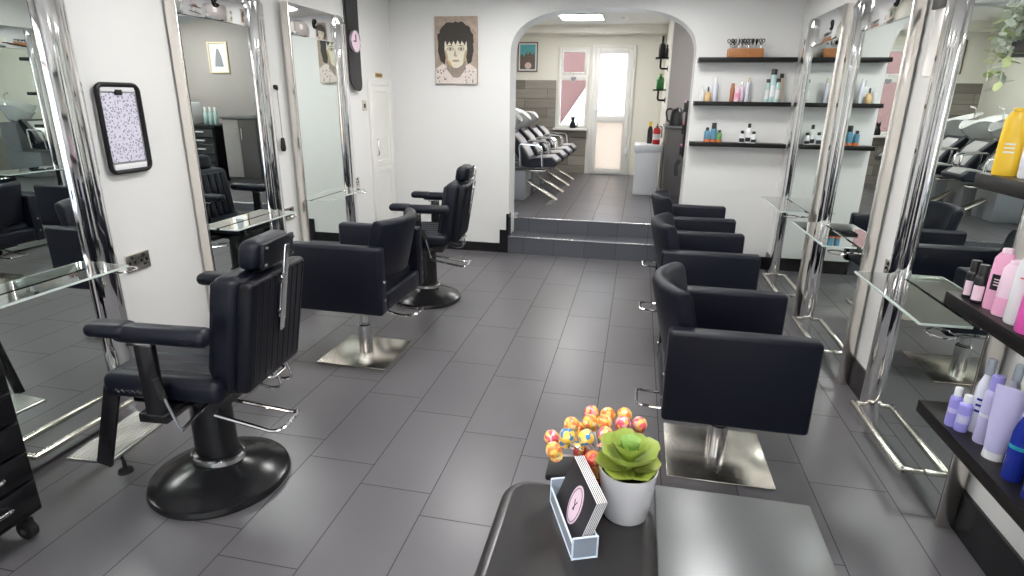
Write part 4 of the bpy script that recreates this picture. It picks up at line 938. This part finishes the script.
# ------------------------------------------------------------------ back room contents
def wash(label, first=None, loc=None):
    t = thing('shampoo_chair', label, 'shampoo chair', loc, 0, 'shampoo chairs beyond the arch')
    # side outline of back cushion in x,z
    def cushion(name, pts, w, m, par=t, th=.05):
        b = B(); P_ = [Vector((p[0], 0, p[1])) for p in pts]; up, lo = [], []
        for i, p in enumerate(P_):
            d = (P_[min(i + 1, len(P_) - 1)] - P_[max(0, i - 1)]).normalized(); nrm = Vector((-d.z, 0, d.x)); e = th * (.55 if i in (0, len(P_) - 1) else 1)
            up.append((p.x + nrm.x * e, p.z + nrm.z * e)); lo.append((p.x - nrm.x * e, p.z - nrm.z * e))
        prism(b, up + lo[::-1], lambda u, v: (u, -w, v), lambda u, v: (u, w, v)); o = obj(name, b, m, par, ang=50)
        md = o.modifiers.new('bevel', 'BEVEL'); md.width = .02; md.segments = 3; md.limit_method = 'ANGLE'; md.angle_limit = math.radians(60); return o
    s = cushion('seat', [(.42, .44), (.36, .47), (.15, .455), (-.02, .44)], .235, 'leather', th=.055)
    cushion('seat_sheen', [(.405, .455), (.35, .483), (.20, .47), (.12, .465)], .16, 'sheen', s, .055)
    k_ = cushion('backrest', [(.08, .46), (.02, .52), (-.08, .67), (-.17, .80)], .235, 'leather', th=.055)
    cushion('back_sheen', [(.065, .49), (.01, .545), (-.08, .685), (-.15, .775)], .16, 'sheen', k_, .057)
    b = B(); box(b, (-.55, -.2, 0), (.05, .2, .36), .02); box(b, (-.60, -.17, .3), (-.30, .17, .76), .02); obj('pedestal', b, 'grey', t)
    b = B(); box(b, (-.06, -.05, .33), (.26, .05, .36), .01); box(b, (-.16, -.06, .135), (.46, .06, .165), .012, rot=(0, .55, 0)); obj('foot_plate', b, 'steel', t)
    for s_ in (-1, 1):
        b = B(); tube(b, smooth_path([(.0, s_ * .26, .42), (-.02, s_ * .26, .68), (.24, s_ * .26, .66), (.26, s_ * .26, .42)], .05, 6), .013, 10); obj('armrest', b, 'chrome', t)
    # basin: flared shell with neck rest
    b = B(); prof = [(0, .0), (.09, .0), (.13, .04), (.20, .17), (.235, .23), (.24, .235), (.225, .235), (.19, .18), (.12, .07), (0, .05)]
    lathe(b, prof, (-.42, 0, .76), 36, 1.05, 1.0)
    for v in b.verts:
        if v.co.z > .89 and v.co.x > -.37: v.co.z -= (v.co.x + .37) * .5 * max(0, 1 - (abs(v.co.y) / .2) ** 2)
        if v.co.z > .89 and v.co.x < -.42: v.co.z += (-.42 - v.co.x) * .35
    bs = obj('basin', b, 'basin', t, ang=50)
    b = B(); tube(b, [(-.42, 0, .812), (-.42, 0, .815)], .03, 16); obj('drain', b, 'satin', bs)
    b = B(); tube(b, smooth_path([(-.60, 0, .93), (-.60, 0, 1.14), (-.52, 0, 1.16)], .03), .01, 8); obj('tap', b, 'chrome', bs)
    return t
w0 = wash('black shampoo chair with painted grey sheen and white basin, nearest the arch', loc=(-1.34, 7.20, ZB))
for i, s in enumerate(('second from the arch', 'third from the arch', 'farthest, beside the rear window')):
    dup(w0, (-1.34, 7.20 + .66 * (i + 1), ZB), 0, 'black shampoo chair with painted grey sheen and white basin, ' + s)
# poster
t = thing('framed_poster', 'framed teal city poster on cream wall beyond the arch', 'poster', (-1.84, YR, 2.135))
b = B(); ring(b, -.165, .165, -.225, .225, -.02, 0, .018, .003); obj('frame', b, mat('brown_frame', (.20, .13, .08), .4), t)
b = B(); box(b, (-.15, -.008, -.21), (.15, -.002, .21)); obj('mount', b, 'cardw', t)
b = B(); box(b, (-.125, -.011, -.185), (.125, -.0085, .185)); pr_ = obj('print', b, mat('teal_sky_print', (.10, .38, .42), .6, noise=.3, nscale=18), t)
b = B(); prism(b, [(-.12, -.18), (-.12, .02), (-.09, .05), (-.06, .0), (-.02, .08), (.0, .03), (.04, .09), (.07, .03), (.1, .07), (.12, .0), (.12, -.18)], lambda u, v: (u, -.012, v), lambda u, v: (u, -.0112, v)); obj('print_rooftops', b, mat('brown_print', (.16, .12, .10), .6, noise=.5, nscale=50), pr_, False)
b = B(); prism(b, ell(.01, -.13, .055, .05, 18), lambda u, v: (u, -.0135, v), lambda u, v: (u, -.0123, v)); obj('print_arch', b, mat('pink_print', (.75, .55, .52), .6), pr_, False)
# cat figurine on the sill
b = B(); lathe(b, [(0, 0), (.045, 0), (.05, .02), (.046, .06), (.03, .10), (.022, .115), (.032, .135), (.033, .155), (.022, .172), (0, .176)], seg=20, sy=.8)
for s in (-1, 1): tube(b, [(s * .02, 0, .165), (s * .026, 0, .2)], [.012, .001], 8)
tube(b, smooth_path([(.04, 0, .02), (.075, 0, .03), (.075, 0, .08), (.05, 0, .09)], .02), .009, 8)
o = obj('cat_figurine', b, 'satin'); o.location = (-1.06, YR - .075, WZ0 + .0); tag(o, 'small black cat figurine on the window sill beyond the arch', 'figurine')
b = B(); lathe(b, [(0, 0), (.028, 0), (.03, .01), (.028, .06), (.024, .075), (0, .075)], seg=16); 
b.free()
# heart ornament
b = B(); prism(b, [(0, -.045), (.04, 0), (.045, .022), (.03, .038), (.01, .034), (0, .02), (-.01, .034), (-.03, .038), (-.045, .022), (-.04, 0)], lambda u, v: (u, -.008, v), lambda u, v: (u, .008, v)); tube(b, [(0, 0, .02), (0, 0, .11)], .002, 5)
o = obj('hanging_heart', b, 'grey'); o.location = (-1.08, YR - .055, 1.80); tag(o, 'small grey heart ornament hanging on the rear window bar', 'ornament')
# white cabinet
t = thing('white_cabinet', 'white cabinet standing left of the dark kitchen unit beyond the arch', 'cabinet', (.13, 8.14, ZB))
b = B(); box(b, (-.15, -.27, .0), (.15, .3, .55), .004); obj('body', b, 'cab', t)
b = B(); box(b, (-.17, -.29, .55), (.18, .31, .635), .006); obj('top', b, 'cab', t)
b = B(); box(b, (-.145, -.282, .03), (.145, -.271, .53), .003); obj('door', b, 'cab', t)
# extinguisher
t = thing('fire_extinguisher', 'red fire extinguisher behind the white cabinet', 'fire extinguisher', (.235, 8.10, ZB + .635))
b = B(); lathe(b, [(0, 0), (.045, 0), (.048, .01), (.048, .17), (.04, .20), (.018, .215), (0, .215)], seg=24); obj('cylinder', b, 'red', t)
b = B(); box(b, (-.012, -.05, .215), (.012, .03, .235), .003); box(b, (-.008, -.06, .245), (.008, .02, .256), .003); tube(b, smooth_path([(.03, 0, .225), (.06, 0, .22), (.062, 0, .08)], .02), .006, 8); obj('valve', b, 'satin', t)
b = B(); lathe(b, [(.0488, .06), (.0488, .13)], seg=24); obj('label', b, 'cardw', t)
bottle('dark bottle with yellow top on white cabinet beside the extinguisher', (.15, 8.20, ZB + .635), .28, .035, 'blackp', 'yel', 'slope', capf=.2, capr=.6)
# dark kitchen unit
t = thing('kitchen_unit', 'dark grey kitchen unit carrying the kettle beyond the arch', 'cabinet', (.60, 7.60, ZB))
b = B(); box(b, (-.27, -.37, .08), (.25, .39, .87), .004); box(b, (-.25, -.34, 0), (.25, .38, .08)); obj('body', b, mat('dark_grey_board', (.055, .050, .050), .4), t)
b = B(); box(b, (-.30, -.40, .87), (.27, .39, .90), .006); obj('worktop', b, mat('speckled_worktop', (.10, .10, .10), .25, noise=.4, nscale=200), t)
b = B(); box(b, (-.26, -.385, .1), (.0, -.371, .86), .003); d = obj('door', b, mat('dark_door', (.07, .062, .062), .4), t); b = B(); tube(b, [(-.04, -.395, .6), (-.04, -.395, .75)], .006, 8); obj('handle', b, 'chromes', d)
b = B(); box(b, (.005, -.385, .1), (.24, -.371, .86), .003); d = obj('door', b, 'wall_grey', t); b = B(); tube(b, [(.04, -.395, .6), (.04, -.395, .75)], .006, 8); obj('handle', b, 'chromes', d)
t = thing('kettle', 'black electric kettle on the dark kitchen unit', 'kettle', (.43, 7.52, ZB + .90), PI)
b = B(); lathe(b, [(0, 0), (.078, 0), (.08, .02), (.072, .12), (.06, .18), (.05, .19), (0, .195)], seg=28); obj('body', b, 'blackp', t)
b = B(); tube(b, smooth_path([(.055, 0, .185), (.11, 0, .19), (.125, 0, .15), (.10, 0, .05), (.075, 0, .04)], .03), .011, 10); obj('handle', b, 'blackp', t)
b = B(); tube(b, [(-.05, 0, .15), (-.09, 0, .175)], [.025, .012], 10); obj('spout', b, 'blackp', t)
b = B(); lathe(b, [(0, 0), (.012, 0), (.014, .015), (0, .018)], (0, 0, .193), 12); obj('lid_knob', b, 'chromes', t)
# pipe shelves on partition side
for z, lb in ((2.02, 'black pipe wall shelf, upper, beside the rear door'), (1.62, 'black pipe wall shelf, lower, beside the rear door')):
    t = thing('pipe_shelf', lb, 'shelf', (XP - .012, 8.55, z), 0, 'black pipe shelves beside the rear door')
    b = B(); tube(b, smooth_path([(0, 0, -.12), (-.1, 0, -.12), (-.1, 0, 0)], .03), .013, 8); tube(b, [(0, 0, -.12), (-.008, 0, -.12)], .035, 14); obj('pipe', b, 'satin', t)
    b = B(); box(b, (-.17, -.10, 0), (-.0, .10, .018), .003); obj('board', b, 'satin', t)
bottle('tall dark bottle on the upper pipe shelf', (.225, 8.52, 2.038), .26, .045, 'blackp', 'blackp', 'slope', capf=.28, capr=.35)
bottle('squat green bottle on the lower pipe shelf', (.235, 8.52, 1.638), .20, .05, col('green_glass', (.04, .20, .05), .15), 'greenb', 'slope', capf=.15, capr=.4)
bottle('small dark bottle right of the tall one on the upper pipe shelf', (.285, 8.46, 2.038), .15, .022, 'blackp', 'blackp', 'slope')
# wall rack seen at right jamb
t = thing('tool_rack', 'dark wall rack with pink topped bottles at right jamb of the arch', 'rack', (cx + ha - .0, YB + AT + .02, 1.2))
b = B(); box(b, (-.02, 0, -.22), (.06, .03, .30), .004)
for z in (-.2, 0, .2): box(b, (-.045, 0, z), (.06, .07, z + .012), .003)
obj('frame', b, 'satin', t)
b = B(); tube(b, smooth_path([(-.03, .03, -.25), (-.06, .03, -.30), (-.05, .03, -.40)], .02), .022, 10); obj('dryer_holder', b, 'rubber', t)
for z, m_, s_ in ((-.188, 'hot', 'lowest'), (.012, 'redp', 'middle'), (.212, 'pinkb', 'top')):
    bottle('tiny %s capped bottle on the %s tier of the jamb rack' % ('pink' if m_ != 'redp' else 'red', s_), (cx + ha - .025, YB + AT + .065, 1.2 + z), .09, .014, 'blackp', m_, 'round')
# side bay furniture seen in the mirrors
t = thing('drawer_cabinet', 'black drawer cabinet with pale pulls seen in the middle left mirror', 'cabinet', (1.72, 7.66, ZB))
b = B(); box(b, (-.62, -.3, .0), (.62, .33, .74), .004); box(b, (-.64, -.32, .74), (.64, .33, .77), .004); obj('body', b, 'satin', t)
for i in range(6):
    b = B(); box(b, (-.6, -.315, .03 + i * .117), (-.2, -.3, .135 + i * .117), .003); d = obj('drawer', b, 'black', t)
    b = B(); box(b, (-.47, -.328, .09 + i * .117), (-.33, -.315, .108 + i * .117), .003); obj('pull', b, 'whitep', d)
t = thing('printer', 'white printer on the black drawer cabinet', 'printer', (1.85, 7.66, ZB + .77))
b = B(); box(b, (-.22, -.2, 0), (.22, .2, .30), .012); obj('body', b, 'whitep', t)
b = B(); box(b, (.02, -.21, .03), (.2, -.2, .18), .003); obj('paper_slot', b, 'blackp', t)
for i, x in enumerate((1.22, 1.30, 1.38)): bottle('pale aqua bottle on the drawer cabinet, %s of three' % ('left', 'middle', 'right')[i], (x, 7.6, ZB + .77), .24, .03, 'aqua', 'white', 'slope')
t = thing('framed_picture', 'small framed picture above the black drawer cabinet', 'picture', (1.35, YP, 2.0))
b = B(); ring(b, -.16, .16, -.21, .21, -.02, 0, .025, .003); obj('frame', b, 'beige', t)
b = B(); box(b, (-.14, -.006, -.19), (.14, -.001, .19)); obj('mount', b, 'cardw', t)
b = B(); prism(b, [(-.07, -.12), (-.05, .02), (-.01, .12), (.02, .12), (.05, .0), (.07, -.12)], lambda u, v: (u, -.010, v), lambda u, v: (u, -.007, v)); obj('print', b, 'grey', t, False)
